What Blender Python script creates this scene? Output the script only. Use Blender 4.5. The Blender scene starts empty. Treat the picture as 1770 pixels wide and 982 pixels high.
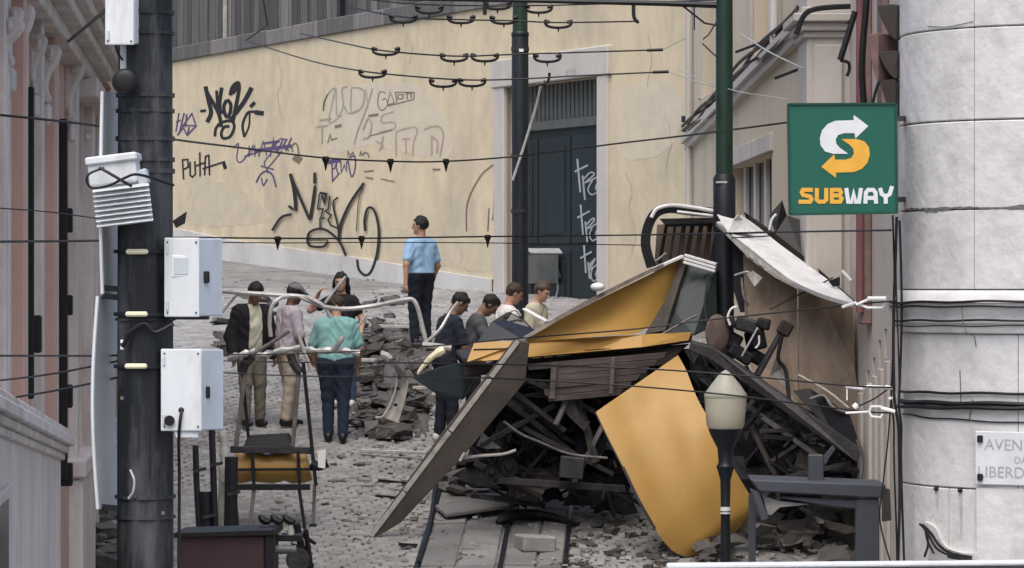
import bpy, bmesh, math, random
import numpy as np
from mathutils import Vector, Matrix
random.seed(7); np.random.seed(7)
R = math.radians
SC = bpy.context.scene
COL = SC.collection
F, ZC = 5800.0, 3.3          # focal length in photo pixels, eye height in metres

# ---------------------------------------------------------------- camera, sky, sun, exposure
cam_d = bpy.data.cameras.new("camera"); cam = bpy.data.objects.new("camera", cam_d); COL.objects.link(cam)
cam_d.sensor_width = 36.0; cam_d.lens = F / 1770.0 * 36.0
cam_d.clip_start = 0.5; cam_d.clip_end = 1000
cam.location = (0, 0, ZC); cam.rotation_euler = (R(90), 0, 0)
SC.camera = cam
SUN_EL, SUN_AZ = 60.0, -168.0        # azimuth measured from +Y towards +X: behind the camera
world = bpy.data.worlds.new("World"); SC.world = world; world.use_nodes = True
wn = world.node_tree; wn.nodes.clear()
sky = wn.nodes.new("ShaderNodeTexSky"); sky.sky_type = 'NISHITA'; sky.sun_disc = False
sky.sun_elevation = R(SUN_EL); sky.sun_rotation = R(SUN_AZ)
sky.air_density = 1.0; sky.dust_density = 4.0; sky.ozone_density = 1.0
bg = wn.nodes.new("ShaderNodeBackground"); bg.inputs[1].default_value = 0.15
wo = wn.nodes.new("ShaderNodeOutputWorld")
wn.links.new(sky.outputs[0], bg.inputs[0]); wn.links.new(bg.outputs[0], wo.inputs[0])
sun_d = bpy.data.lights.new("sun", 'SUN'); sun_d.energy = 1.3; sun_d.angle = R(60); sun_d.color = (1.0, 0.95, 0.88)
sun = bpy.data.objects.new("sun", sun_d); COL.objects.link(sun)
sdir = Vector((math.sin(R(SUN_AZ)) * math.cos(R(SUN_EL)), math.cos(R(SUN_AZ)) * math.cos(R(SUN_EL)), math.sin(R(SUN_EL))))
sun.rotation_euler = sdir.to_track_quat('Z', 'Y').to_euler()
SC.view_settings.view_transform = 'Standard'; SC.view_settings.look = 'None'
SC.view_settings.gamma = 1.0; SC.view_settings.use_curve_mapping = False
SC.view_settings.exposure = 0.55

# ---------------------------------------------------------------- helpers
def P(u, v, Y):
    return Vector(((u - 885.0) * Y / F, Y, ZC + (491.0 - v) * Y / F))
GY = [-40, 20, 26, 28, 31, 33.5, 40, 47, 55, 64, 72.5, 100, 300]
GZ = [0, 0, 0, .05, .24, .47, 1.41, 2.42, 2.92, 3.3, 3.81, 5.3, 9]
def G(y): return float(np.interp(y, GY, GZ))
V = Vector

def mat(name, col, rough=.7, metal=0.0, var=.18, scale=6.0, bump=0.0, bscale=40.0, dirt=None, dirt_amt=.5,
        dirt_scale=1.2, stretch=(1, 1, 1), rnd=0.0, spec=.35, emit=None, trans=0):
    m = bpy.data.materials.new(name); m.use_nodes = True
    nt = m.node_tree; N = nt.nodes; L = nt.links
    b = N["Principled BSDF"]
    tc = N.new("ShaderNodeTexCoord"); mp = N.new("ShaderNodeMapping"); L.new(tc.outputs["Object"], mp.inputs[0])
    mp.inputs["Scale"].default_value = stretch
    nz = N.new("ShaderNodeTexNoise"); nz.inputs["Scale"].default_value = scale; nz.inputs["Detail"].default_value = 6
    nz.inputs["Roughness"].default_value = .65; L.new(mp.outputs[0], nz.inputs["Vector"])
    rp = N.new("ShaderNodeMapRange"); L.new(nz.outputs[0], rp.inputs[0])
    rp.inputs[1].default_value = .3; rp.inputs[2].default_value = .7
    rp.inputs[3].default_value = 1 - var; rp.inputs[4].default_value = 1 + var
    mul = N.new("ShaderNodeMix"); mul.data_type = 'RGBA'; mul.blend_type = 'MULTIPLY'; mul.inputs[0].default_value = 1
    mul.inputs[6].default_value = (*col, 1); L.new(rp.outputs[0], mul.inputs[7])
    out = mul.outputs[2]
    if dirt is not None:
        n2 = N.new("ShaderNodeTexNoise"); n2.inputs["Scale"].default_value = dirt_scale; n2.inputs["Detail"].default_value = 8
        n2.inputs["Roughness"].default_value = .7; L.new(mp.outputs[0], n2.inputs["Vector"])
        r2 = N.new("ShaderNodeMapRange"); L.new(n2.outputs[0], r2.inputs[0])
        r2.inputs[1].default_value = .48; r2.inputs[2].default_value = .72; r2.inputs[4].default_value = dirt_amt
        mx = N.new("ShaderNodeMix"); mx.data_type = 'RGBA'; L.new(r2.outputs[0], mx.inputs[0])
        L.new(out, mx.inputs[6]); mx.inputs[7].default_value = (*dirt, 1); out = mx.outputs[2]
    if rnd > 0:
        oi = N.new("ShaderNodeObjectInfo"); r3 = N.new("ShaderNodeMapRange")
        ge = N.new("ShaderNodeNewGeometry"); ad = N.new("ShaderNodeMath"); ad.operation = 'ADD'
        L.new(oi.outputs["Random"], ad.inputs[0]); L.new(ge.outputs["Random Per Island"], ad.inputs[1])
        fr = N.new("ShaderNodeMath"); fr.operation = 'FRACT'; L.new(ad.outputs[0], fr.inputs[0]); L.new(fr.outputs[0], r3.inputs[0])
        r3.inputs[3].default_value = 1 - rnd; r3.inputs[4].default_value = 1 + rnd
        m3 = N.new("ShaderNodeMix"); m3.data_type = 'RGBA'; m3.blend_type = 'MULTIPLY'; m3.inputs[0].default_value = 1
        L.new(out, m3.inputs[6]); L.new(r3.outputs[0], m3.inputs[7]); out = m3.outputs[2]
    L.new(out, b.inputs["Base Color"])
    b.inputs["Roughness"].default_value = rough; b.inputs["Metallic"].default_value = metal
    b.inputs["Specular IOR Level"].default_value = spec
    if trans: b.inputs["Transmission Weight"].default_value = trans
    if emit: b.inputs["Emission Color"].default_value = (*emit[:3], 1); b.inputs["Emission Strength"].default_value = emit[3]
    if bump:
        n4 = N.new("ShaderNodeTexNoise"); n4.inputs["Scale"].default_value = bscale; n4.inputs["Detail"].default_value = 5
        L.new(mp.outputs[0], n4.inputs["Vector"])
        bp = N.new("ShaderNodeBump"); bp.inputs["Strength"].default_value = bump; bp.inputs["Distance"].default_value = .02
        L.new(n4.outputs[0], bp.inputs["Height"]); L.new(bp.outputs[0], b.inputs["Normal"])
    return m

LOC = {}
def put(o, parent=None, label=None, cat=None, group=None, kind=None):
    COL.objects.link(o)
    if parent is not None:
        o.parent = parent
        L = LOC.get(parent.name)
        if L is not None: o.matrix_parent_inverse = Matrix.Translation(-L)
    if label: o['label'] = label
    if cat: o['category'] = cat
    if group: o['group'] = group
    if kind: o['kind'] = kind
    return o
def thing(name, label, cat, loc, group=None):
    o = bpy.data.objects.new(name, None); o.empty_display_size = .2
    o.location = loc; put(o, None, label, cat, group); LOC[o.name] = V(loc)
    return o

class MB:
    def __init__(s): s.v = []; s.f = []
    def add(s, vs, fs):
        k = len(s.v); s.v += [tuple(p) for p in vs]; s.f += [tuple(i + k for i in f) for f in fs]; return s
    def box(s, c, sz, rot=None):
        x, y, z = [q / 2 for q in sz]; c = V(c)
        vs = [V((a * x, b * y, d * z)) for d in (-1, 1) for b in (-1, 1) for a in (-1, 1)]
        if rot is not None: vs = [rot @ p for p in vs]
        return s.add([p + c for p in vs], [(0, 2, 3, 1), (4, 5, 7, 6), (0, 1, 5, 4), (2, 6, 7, 3), (0, 4, 6, 2), (1, 3, 7, 5)])
    def beam(s, a, b, w, h, up=(0, 0, 1)):
        a, b = V(a), V(b); d = (b - a).normalized(); up = V(up)
        if abs(d.dot(up)) > .98: up = V((0, 1, 0))
        x = d.cross(up).normalized(); y = x.cross(d).normalized()
        vs = [p + x * (i * w / 2) + y * (j * h / 2) for p in (a, b) for i, j in ((-1, -1), (1, -1), (1, 1), (-1, 1))]
        return s.add(vs, [(0, 1, 2, 3), (7, 6, 5, 4), (0, 4, 5, 1), (1, 5, 6, 2), (2, 6, 7, 3), (3, 7, 4, 0)])
    def tube(s, pts, r, n=8, cap=True):
        pts = [V(p) for p in pts]; m = len(pts)
        rs = r if isinstance(r, (list, tuple)) else [r] * m
        vs = []; px = None
        for i, p in enumerate(pts):
            d = (pts[min(i + 1, m - 1)] - pts[max(i - 1, 0)]).normalized()
            if px is None:
                px = d.cross(V((0, 0, 1)) if abs(d.z) < .9 else V((0, 1, 0))).normalized()
            px = (px - d * px.dot(d)).normalized(); py = d.cross(px)
            for k in range(n):
                a = 2 * math.pi * k / n; vs.append(p + (px * math.cos(a) + py * math.sin(a)) * rs[i])
        fs = [(i * n + k, i * n + (k + 1) % n, (i + 1) * n + (k + 1) % n, (i + 1) * n + k) for i in range(m - 1) for k in range(n)]
        if cap: fs += [tuple(range(n - 1, -1, -1)), tuple((m - 1) * n + k for k in range(n))]
        return s.add(vs, fs)
    def prism(s, pts, vec):
        pts = [V(p) for p in pts]; vec = V(vec); n = len(pts)
        vs = pts + [p + vec for p in pts]
        return s.add(vs, [tuple(range(n)), tuple(range(2 * n - 1, n - 1, -1))] + [(i, i + n, (i + 1) % n + n, (i + 1) % n) for i in range(n)])
    def lathe(s, c, prof, n=20, a0=0, a1=2 * math.pi):
        c = V(c); full = abs(a1 - a0 - 2 * math.pi) < 1e-4; m = n if full else n + 1
        vs = [c + V((r * math.cos(a0 + (a1 - a0) * k / n), r * math.sin(a0 + (a1 - a0) * k / n), z)) for r, z in prof for k in range(m)]
        fs = []
        for i in range(len(prof) - 1):
            for k in range(n):
                k2 = (k + 1) % m
                fs.append((i * m + k, i * m + k2, (i + 1) * m + k2, (i + 1) * m + k))
        return s.add(vs, fs)
    def sphere(s, c, r, n=12, sc=(1, 1, 1)):
        c = V(c); vs = []; fs = []; h = n // 2
        for i in range(h + 1):
            t = math.pi * i / h
            for k in range(n):
                a = 2 * math.pi * k / n
                vs.append(c + V((sc[0] * r * math.sin(t) * math.cos(a), sc[1] * r * math.sin(t) * math.sin(a), sc[2] * r * math.cos(t))))
        for i in range(h):
            for k in range(n):
                fs.append((i * n + k, (i + 1) * n + k, (i + 1) * n + (k + 1) % n, i * n + (k + 1) % n))
        return s.add(vs, fs)
    def grid(s, rows, vec=None):
        """rows: list of rows of points -> surface; vec: gives thickness"""
        n, m = len(rows), len(rows[0])
        vs = [V(p) for r in rows for p in r]
        fs = [(i * m + j, i * m + j + 1, (i + 1) * m + j + 1, (i + 1) * m + j) for i in range(n - 1) for j in range(m - 1)]
        if vec is not None:
            vec = V(vec); k = len(vs); vs = vs + [p + vec for p in vs]
            fs += [tuple(q + k for q in f[::-1]) for f in fs]
            bd = [(0 * m + j) for j in range(m)] + [i * m + m - 1 for i in range(1, n)] + [(n - 1) * m + j for j in range(m - 2, -1, -1)] + [i * m for i in range(n - 2, 0, -1)]
            for a, b in zip(bd, bd[1:] + bd[:1]): fs.append((b, a, a + k, b + k))
        return s.add(vs, fs)
    def build(s, name, m, parent=None, smooth=False, bevel=0, label=None, cat=None, group=None, kind=None, seg=1, origin=None):
        me = bpy.data.meshes.new(name)
        vs = s.v
        if origin is not None:
            ox, oy, oz = origin; vs = [(x - ox, y - oy, z - oz) for x, y, z in vs]
        me.from_pydata(vs, [], s.f); me.update()
        if isinstance(m, (list, tuple)):
            for q in m: me.materials.append(q)
        else: me.materials.append(m)
        if smooth:
            me.polygons.foreach_set("use_smooth", [True] * len(me.polygons))
            try: me.set_sharp_from_angle(angle=R(42))
            except Exception: pass
        o = bpy.data.objects.new(name, me)
        if origin is not None: o.location = origin
        bm = bmesh.new(); bm.from_mesh(me); bmesh.ops.recalc_face_normals(bm, faces=bm.faces); bm.to_mesh(me); bm.free()
        put(o, parent, label, cat, group, kind)
        if bevel:
            bv = o.modifiers.new("bevel", 'BEVEL'); bv.width = bevel; bv.segments = seg; bv.limit_method = 'ANGLE'; bv.angle_limit = R(40)
        return o

def smooth_line(pts, k=5):
    """Catmull-Rom through points of any dimension"""
    p = [np.array(q, float) for q in pts]
    if len(p) < 3: return [tuple(q) for q in p]
    p = [2 * p[0] - p[1]] + p + [2 * p[-1] - p[-2]]; out = []
    for i in range(1, len(p) - 2):
        for j in range(k):
            t = j / k
            out.append(.5 * (2 * p[i] + (p[i + 1] - p[i - 1]) * t + (2 * p[i - 1] - 5 * p[i] + 4 * p[i + 1] - p[i + 2]) * t * t + (3 * p[i] - p[i - 1] - 3 * p[i + 1] + p[i + 2]) * t ** 3))
    out.append(p[-2]); return [tuple(q) for q in out]
def ribbon(pts, w, taper=None):
    """2D ribbon: returns list of (left,right) pairs"""
    n = len(pts); res = []
    for i in range(n):
        a = np.array(pts[max(i - 1, 0)], float); b = np.array(pts[min(i + 1, n - 1)], float); c = np.array(pts[i], float)
        d1 = c - a; d2 = b - c
        l1, l2 = np.linalg.norm(d1), np.linalg.norm(d2)
        d1 = d1 / l1 if l1 > 1e-9 else d2 / max(l2, 1e-9); d2 = d2 / l2 if l2 > 1e-9 else d1
        t = d1 + d2; t = t / max(np.linalg.norm(t), 1e-6)
        nn = np.array([-t[1], t[0]]); c_ = max(.5, abs(float(np.dot(nn, np.array([-d1[1], d1[0]])))))
        ww = w / 2 / c_
        if taper: ww *= taper[0] + (taper[1] - taper[0]) * i / max(n - 1, 1)
        res.append((c + nn * ww, c - nn * ww))
    return res
def strokes(mb, lines, proj, w, smooth=0, taper=None, lift0=0.0):
    """lines of 2D points -> flat ribbons; proj(x, y, lift) gives the 3D point"""
    for q, ln in enumerate(lines):
        ww = w
        if isinstance(ln, dict): ww = ln.get('w', w); sm = ln.get('s', smooth); tp = ln.get('t', taper); ln = ln['p']
        else: sm, tp = smooth, taper
        pts = smooth_line(ln, sm) if sm else ln
        rb = ribbon(pts, ww, tp)
        vs = []; lift = lift0 + .0007 * (q % 9)
        for a, b in rb: vs += [proj(a[0], a[1], lift), proj(b[0], b[1], lift)]
        mb.add(vs, [(2 * i, 2 * i + 1, 2 * i + 3, 2 * i + 2) for i in range(len(rb) - 1)])
    return mb

class Frame:
    """vertical plane: origin (x,y), direction along, outward normal"""
    def __init__(s, o, e, side):
        s.o = np.array(o, float); d = np.array(e, float) - s.o; s.L = np.linalg.norm(d); s.d = d / s.L
        s.n = np.array([-s.d[1], s.d[0]]) * side
    def p(s, a, off, z):
        q = s.o + s.d * a + s.n * off; return V((q[0], q[1], z))
    def s_at(s, u, off=0.0):
        k = (u - 885.0) / F; o = s.o + s.n * off
        return (k * o[1] - o[0]) / (s.d[0] - k * s.d[1])
    def hit(s, u, v, off=0.0):
        a = s.s_at(u, off); q = s.p(a, off, 0); q.z = ZC + (491 - v) * q.y / F; return q
    def z_at(s, u, v, off=0.0): return s.hit(u, v, off).z
    def box(s, mb, a0, a1, o0, o1, z0, z1):
        c = [s.p(a, o, z) for z in (z0, z1) for (a, o) in ((a0, o0), (a1, o0), (a1, o1), (a0, o1))]
        return mb.add(c, [(0, 1, 2, 3), (7, 6, 5, 4), (0, 4, 5, 1), (1, 5, 6, 2), (2, 6, 7, 3), (3, 7, 4, 0)])
    def wall(s, mb, a0, a1, z0f, z1, holes, depth=.3, step=4.0):
        """front face with rectangular openings (a0,a1,z0,z1) and reveals of the given depth; z0f may be a function"""
        xs = sorted(set([a0, a1] + [h[0] for h in holes] + [h[1] for h in holes])); zs0 = z0f if callable(z0f) else (lambda a: z0f)
        for x0, x1 in zip(xs, xs[1:]):
            xm = (x0 + x1) / 2; hs = sorted([h for h in holes if h[0] < xm < h[1]], key=lambda h: h[2])
            lo = None; segs = []
            cur = 'base'
            for h in hs:
                segs.append((cur, h[2])); cur = h[3]
            segs.append((cur, z1))
            for b, t in segs:
                b0 = zs0(x0) if b == 'base' else b; b1 = zs0(x1) if b == 'base' else b
                if t - min(b0, b1) < 1e-4: continue
                mb.add([s.p(x0, 0, b0), s.p(x1, 0, b1), s.p(x1, 0, t), s.p(x0, 0, t)], [(0, 1, 2, 3)])
        for h in holes:
            A = [s.p(h[0], 0, h[2]), s.p(h[1], 0, h[2]), s.p(h[1], 0, h[3]), s.p(h[0], 0, h[3])]
            B = [s.p(h[0], -depth, h[2]), s.p(h[1], -depth, h[2]), s.p(h[1], -depth, h[3]), s.p(h[0], -depth, h[3])]
            mb.add(A + B, [(i, i + 4, (i + 1) % 4 + 4, (i + 1) % 4) for i in range(4)])
        return mb

# ---------------------------------------------------------------- materials
m_ground = mat("street_stone", (.22, .217, .213), .85, var=.25, scale=3, bump=.5, bscale=25, dirt=(.04, .038, .036), dirt_amt=.7, dirt_scale=.8)
m_cobble = mat("cobble_stone", (.27, .268, .262), .8, var=.18, scale=3, bump=.4, bscale=50, dirt=(.11, .107, .104), dirt_amt=.7, dirt_scale=.8, rnd=.16)
m_slab = mat("track_slab", (.20, .20, .20), .8, var=.25, scale=4, bump=.4, bscale=40, dirt=(.06, .057, .055), dirt_amt=.7, dirt_scale=2, rnd=.2)
m_rubble = mat("rubble_stone", (.105, .10, .095), .85, var=.3, scale=9, bump=.6, bscale=30, dirt=(.035, .033, .032), dirt_amt=.7, dirt_scale=4, rnd=.3)
m_rubble_d = mat("rubble_dark", (.115, .108, .102), .85, var=.4, scale=9, bump=.6, bscale=30, rnd=.5)
m_wall = mat("ochre_plaster", (.62, .525, .365), .9, var=.10, scale=2.5, bump=.3, bscale=6, dirt=(.40, .355, .28), dirt_amt=.85, dirt_scale=.55, stretch=(1, 1, .6))
m_plinth = mat("white_limewash", (.56, .545, .52), .9, var=.1, scale=1, bump=.2, bscale=10, dirt=(.33, .31, .29), dirt_amt=.6, dirt_scale=.7)
m_facade = mat("cream_plaster", (.60, .52, .39), .9, var=.08, scale=.8, bump=.15, bscale=10, dirt=(.36, .31, .25), dirt_amt=.6, dirt_scale=.8, stretch=(1, 1, .3))
m_trim = mat("lime_stone_trim", (.52, .49, .45), .85, var=.12, scale=3, bump=.3, bscale=20, dirt=(.28, .26, .24), dirt_amt=.6, dirt_scale=1.5, stretch=(1, 1, .4))
m_door = mat("dark_door_paint", (.011, .019, .022), .55, var=.25, scale=3, stretch=(1, 1, .2))
m_door2 = mat("door_transom_paint", (.10, .105, .10), .6, var=.2, scale=3)
m_wood = [mat("fence_board_%s" % n, c, .85, var=.3, scale=3, stretch=(3, 3, .3), bump=.3, bscale=20) for n, c in
          (("dark", (.075, .073, .072)), ("mid", (.12, .115, .112)), ("pale", (.19, .18, .175)))]
m_gr = {"black": mat("spray_black", (.012, .011, .012), .6), "purple": mat("spray_purple", (.10, .07, .17), .7, var=.35, scale=15),
        "faded": mat("spray_faded_grey", (.36, .33, .275), .8, var=.2), "pink": mat("spray_faded_pink", (.45, .335, .265), .8, var=.1),
        "brown": mat("spray_brown", (.20, .155, .115), .8, var=.2), "white": mat("spray_white", (.33, .36, .37), .7, var=.2)}
m_near = mat("near_pole_paint", (.010, .0125, .017), .55, var=.7, scale=5, stretch=(1, 1, .18), dirt=(.12, .12, .125), dirt_amt=.75, dirt_scale=5, bump=.3, bscale=15)
m_green = mat("pole_green_paint", (.016, .042, .03), .4, var=.3, scale=5, stretch=(1, 1, .3), dirt=(.05, .055, .05), dirt_amt=.4, dirt_scale=4)
m_blackp = mat("pole_black_paint", (.012, .015, .02), .45, var=.3, scale=6)
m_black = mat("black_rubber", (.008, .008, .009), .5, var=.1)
m_wire = mat("dark_wire", (.016, .015, .016), .5, metal=.3, var=.1)
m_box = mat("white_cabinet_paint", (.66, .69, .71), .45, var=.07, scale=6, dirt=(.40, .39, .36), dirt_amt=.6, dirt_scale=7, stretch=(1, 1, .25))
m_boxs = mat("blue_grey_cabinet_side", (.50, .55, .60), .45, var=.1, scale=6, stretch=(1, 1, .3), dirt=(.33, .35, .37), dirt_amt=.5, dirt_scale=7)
m_signback = mat("aluminium_sign_back", (.52, .57, .60), .5, metal=.0, var=.1, scale=2)
m_refl = mat("cream_reflector", (.85, .80, .55), .35, var=.05)
m_yel = mat("tram_yellow_paint", (.43, .255, .068), .42, var=.08, scale=2.5, dirt=(.36, .215, .065), dirt_amt=.6, dirt_scale=3.5, bump=.1, bscale=2.2, spec=.35)
m_brown = mat("roof_board_underside", (.062, .054, .048), .8, var=.25, scale=4, bump=.2, bscale=30)
m_pale = mat("pale_trim_and_lit_edge", (.42, .41, .38), .6, var=.25, scale=8, dirt=(.12, .11, .1), dirt_amt=.5, dirt_scale=6)
m_white = mat("tram_white_roof", (.72, .73, .74), .5, var=.08, scale=4, dirt=(.3, .29, .27), dirt_amt=.6, dirt_scale=3, bump=.25, bscale=6)
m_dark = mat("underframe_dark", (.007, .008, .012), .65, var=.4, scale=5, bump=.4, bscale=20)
m_steel = mat("dirty_steel", (.045, .044, .047), .55, metal=.4, var=.4, scale=8, dirt=(.02, .019, .02), dirt_amt=.7, dirt_scale=5, bump=.3, bscale=25)
m_steel2 = mat("grey_torn_steel", (.16, .155, .15), .55, metal=.3, var=.35, scale=8, dirt=(.05, .048, .046), dirt_amt=.7, dirt_scale=5)
m_maroon = mat("dark_varnished_wood", (.026, .018, .018), .6, var=.3, scale=6)
m_body = mat("weathered_brown_board", (.085, .07, .068), .75, var=.3, scale=5, stretch=(.4, 1, 2), dirt=(.035, .03, .03), dirt_amt=.7, dirt_scale=4)
m_greend = mat("tram_dark_green", (.014, .024, .028), .45, var=.4, scale=3)
m_tan = mat("tan_lining_board", (.27, .21, .16), .8, var=.22, scale=5, dirt=(.11, .09, .075), dirt_amt=.75, dirt_scale=3, stretch=(1, 1, .4))
m_tube = mat("bent_pale_tube", (.50, .505, .50), .4, metal=.25, var=.2, scale=10, dirt=(.22, .21, .2), dirt_amt=.5, dirt_scale=8)
m_cream = mat("cream_lantern_glass", (.50, .475, .38), .35, var=.1, scale=6, dirt=(.42, .38, .28), dirt_amt=.5, dirt_scale=6)
m_greybench = mat("slate_grey_steel", (.072, .082, .10), .5, var=.12, scale=4, dirt=(.05, .055, .065), dirt_amt=.5, dirt_scale=4)
m_redbox = mat("dull_red_paint", (.062, .03, .036), .55, var=.2, scale=4, dirt=(.03, .02, .023), dirt_amt=.5, dirt_scale=6)
m_subg = mat("sign_green", (.010, .105, .072), .45, var=.08, scale=4, dirt=(.02, .075, .055), dirt_amt=.5, dirt_scale=4)
m_suby = mat("sign_yellow", (.72, .38, .05), .5, var=.08, scale=10)
m_subw = mat("sign_white", (.66, .68, .70), .5, var=.06, scale=10)
m_stone = mat("white_painted_stone", (.63, .632, .63), .85, var=.09, scale=5, bump=.6, bscale=9, dirt=(.42, .415, .405), dirt_amt=.75, dirt_scale=2.6)
m_mortar = mat("dark_joint", (.14, .14, .14), .9, var=.4, scale=20, bump=.5, bscale=40)
m_plate = mat("pale_marble_plate", (.63, .65, .67), .5, var=.08, scale=5)
m_letter = mat("engraved_grey_letter", (.36, .36, .37), .7, var=.2, scale=20)
m_lstone = mat("grey_carved_stone", (.58, .54, .515), .85, var=.14, scale=3, bump=.35, bscale=20, dirt=(.25, .225, .21), dirt_amt=.6, dirt_scale=1.8, stretch=(1, 1, .35))
m_pink = mat("salmon_plaster", (.52, .345, .285), .9, var=.12, scale=2, dirt=(.34, .28, .255), dirt_amt=.75, dirt_scale=.9, stretch=(1, 1, .3))
m_glass = mat("dark_window", (.015, .017, .02), .15, var=.2, spec=.5)
m_redpipe = mat("faded_red_pipe", (.19, .085, .085), .7, var=.25, scale=8, stretch=(1, 1, .2))
m_redst = mat("red_brown_stone", (.22, .15, .14), .85, var=.25, scale=6)
m_porc = mat("white_porcelain", (.78, .78, .76), .3, var=.05)

# ================================================================ SETTING
# ---- street
rows = []
ys = [-60, -20, 10] + [20 + i * .5 for i in range(0, 120)] + [85, 100, 140, 300]
xs = [-80, -30] + [-12 + i * .5 for i in range(0, 49)] + [30, 80]
for y in ys:
    rows.append([(x, y, G(y) + .015 * math.sin(x * 2.1 + y) * math.cos(y * 1.3) - .012) for x in xs])
street = MB().grid(rows).build("street", m_ground, smooth=True, kind="structure", label="steep grey cobbled street strewn with rubble and dust")

def stone_mesh(name, sx, sy, sz, m, jit=.1):
    mb = MB(); h = sz
    b = [V((i * sx / 2, j * sy / 2, 0)) for i, j in ((-1, -1), (1, -1), (1, 1), (-1, 1))]
    t = [V((p.x * .84 + random.uniform(-jit, jit) * sx * .3, p.y * .84 + random.uniform(-jit, jit) * sy * .3, h + random.uniform(-.15, .15) * h)) for p in b]
    k = [V((p.x, p.y, h * .55)) for p in b]
    mb.add(b + k + t, [(8, 9, 10, 11)] + [(i, (i + 1) % 4, (i + 1) % 4 + 4, i + 4) for i in range(4)] + [(i + 4, (i + 1) % 4 + 4, (i + 1) % 4 + 8, i + 8) for i in range(4)])
    me = bpy.data.meshes.new(name); me.from_pydata([tuple(p) for p in mb.v], [], mb.f); me.materials.append(m); return me
def track_x(y): return -.95 + (y - 33.5) * .04
cob_var = [stone_mesh("cobble_stone", .15, .12, .028, m_cobble) for _ in range(5)]
spots = []
y = 31.0; row = 0
while y < 62:
    stp = .128 if y < 46 else .2
    half = 900 * y / F + .3
    x = -half + (row % 2) * .08
    while x < min(half, 3.1 + (0 if y > 38 else .2)):
        on_track = y < 41 and track_x(y) - .02 < x < track_x(y) + 1.5
        if not on_track:
            spots.append((x + random.uniform(-.015, .015), y + random.uniform(-.015, .015), stp))
        x += .158 if y < 46 else .25
    y += stp; row += 1
def vis(s):
    p = s; u = 885 + p[0] * F / p[1]; v = 491 + (ZC - G(p[1])) * F / p[1]
    return 480 < u < 700 and 770 < v < 985
near = [s for s in spots if vis(s)]
random.shuffle(near); near.sort(key=lambda s: s[1] + random.uniform(0, 1.2)); near = near[:290]; nset = set(near)
for s in near:
    o = bpy.data.objects.new("cobble", random.choice(cob_var))
    o.location = (s[0], s[1], G(s[1]) - .008 + random.uniform(-.006, .008)); o.rotation_euler = (R(8) + random.uniform(-.05, .05), random.uniform(-.06, .06), random.uniform(-.2, .2))
    put(o, street)
cm = MB()
for s in spots:
    if s in nset: continue
    k = s[2] / .128; sx, sy = .072 * k * random.uniform(.85, 1.1), .058 * k * random.uniform(.85, 1.1); h = .014 * random.uniform(.5, 1.2)
    z = G(s[1]) - .008; a = random.uniform(-.2, .2); ca, sa = math.cos(a), math.sin(a)
    b = [(s[0] + ca * i * sx - sa * j * sy, s[1] + sa * i * sx + ca * j * sy) for i, j in ((-1, -1), (1, -1), (1, 1), (-1, 1))]
    t1 = random.uniform(-.006, .006); t2 = random.uniform(-.006, .006)
    dz = [G(q[1]) - G(s[1]) for q in b]
    vs = [(q[0], q[1], z + dz[i]) for i, q in enumerate(b)] + [(s[0] + (q[0] - s[0]) * .82, s[1] + (q[1] - s[1]) * .82, z + h + dz[i] + (t1 if i in (0, 1) else t2)) for i, q in enumerate(b)]
    cm.add(vs, [(4, 5, 6, 7), (0, 1, 5, 4), (1, 2, 6, 5), (2, 3, 7, 6), (3, 0, 4, 7)])
cm.build("cobbles", m_cobble, street, kind="stuff")
# track strip: slabs and slotted rails
y = 31.0
while y < 40.8:
    ln = random.uniform(.5, .75)
    edges = [0.03, .40, .80, .87, 1.2, 1.47]
    for i in (0, 1, 3, 4):
        x0, x1 = track_x(y) + edges[i], track_x(y) + edges[i + 1] - .02
        tilt = random.uniform(-.02, .02); h0 = random.uniform(0, .02)
        y1 = y + ln - .02
        mb = MB(); sl = track_x(y1) - track_x(y)
        b = [(x0, y, G(y)), (x1, y, G(y)), (x1 + sl, y1, G(y1)), (x0 + sl, y1, G(y1))]
        mb.add([(q[0], q[1], q[2] - .04) for q in b] + [(q[0], q[1], q[2] + .012 + h0 + tilt * (k in (0, 3))) for k, q in enumerate(b)],
               [(4, 5, 6, 7), (0, 1, 5, 4), (1, 2, 6, 5), (2, 3, 7, 6), (3, 0, 4, 7)])
        mb.build("paving_slab", m_slab, street, bevel=.012)
    y += ln
for e in (0.0, .835, 1.48):
    mb = MB(); pts = [(track_x(yy) + e, yy, G(yy) + .012) for yy in (30.5, 33.5, 37, 40.8)]
    for a, b in zip(pts, pts[1:]): mb.beam(a, b, .045, .05)
    mb.build("rail", m_blackp, street)

# ---- retaining wall with portal
WF = Frame((2.84, 54.0), (-7.63, 75.6), 1)
s_end = WF.s_at(140) + 22
dr0, dr1 = WF.s_at(1037), WF.s_at(876)
DZ = 6.82
wall = thing("retaining_wall", "tall ochre plastered wall covered in spray tags, with a dark portal", "wall", WF.p(8, 0, G(58)))
wb = MB()
def wbase(a): p = WF.p(a, 0, 0); return G(p.y) - .4
WF.wall(wb, 0.0, s_end, wbase, 8.30, [(dr0, dr1, 2.7, DZ)], depth=.34)
wb.build("plaster_face", m_wall, wall)
cb = MB()
a = 0.0
while a < s_end:
    ln = random.uniform(1.3, 1.9)
    c = MB(); WF.box(c, a, min(a + ln, s_end) - .015, -.5, .07, 8.30, 8.62 + random.uniform(-.01, .01))
    c.build("coping_stone", m_wood[2] if random.random() < .6 else m_wood[1], wall, bevel=.02); a += ln
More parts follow.
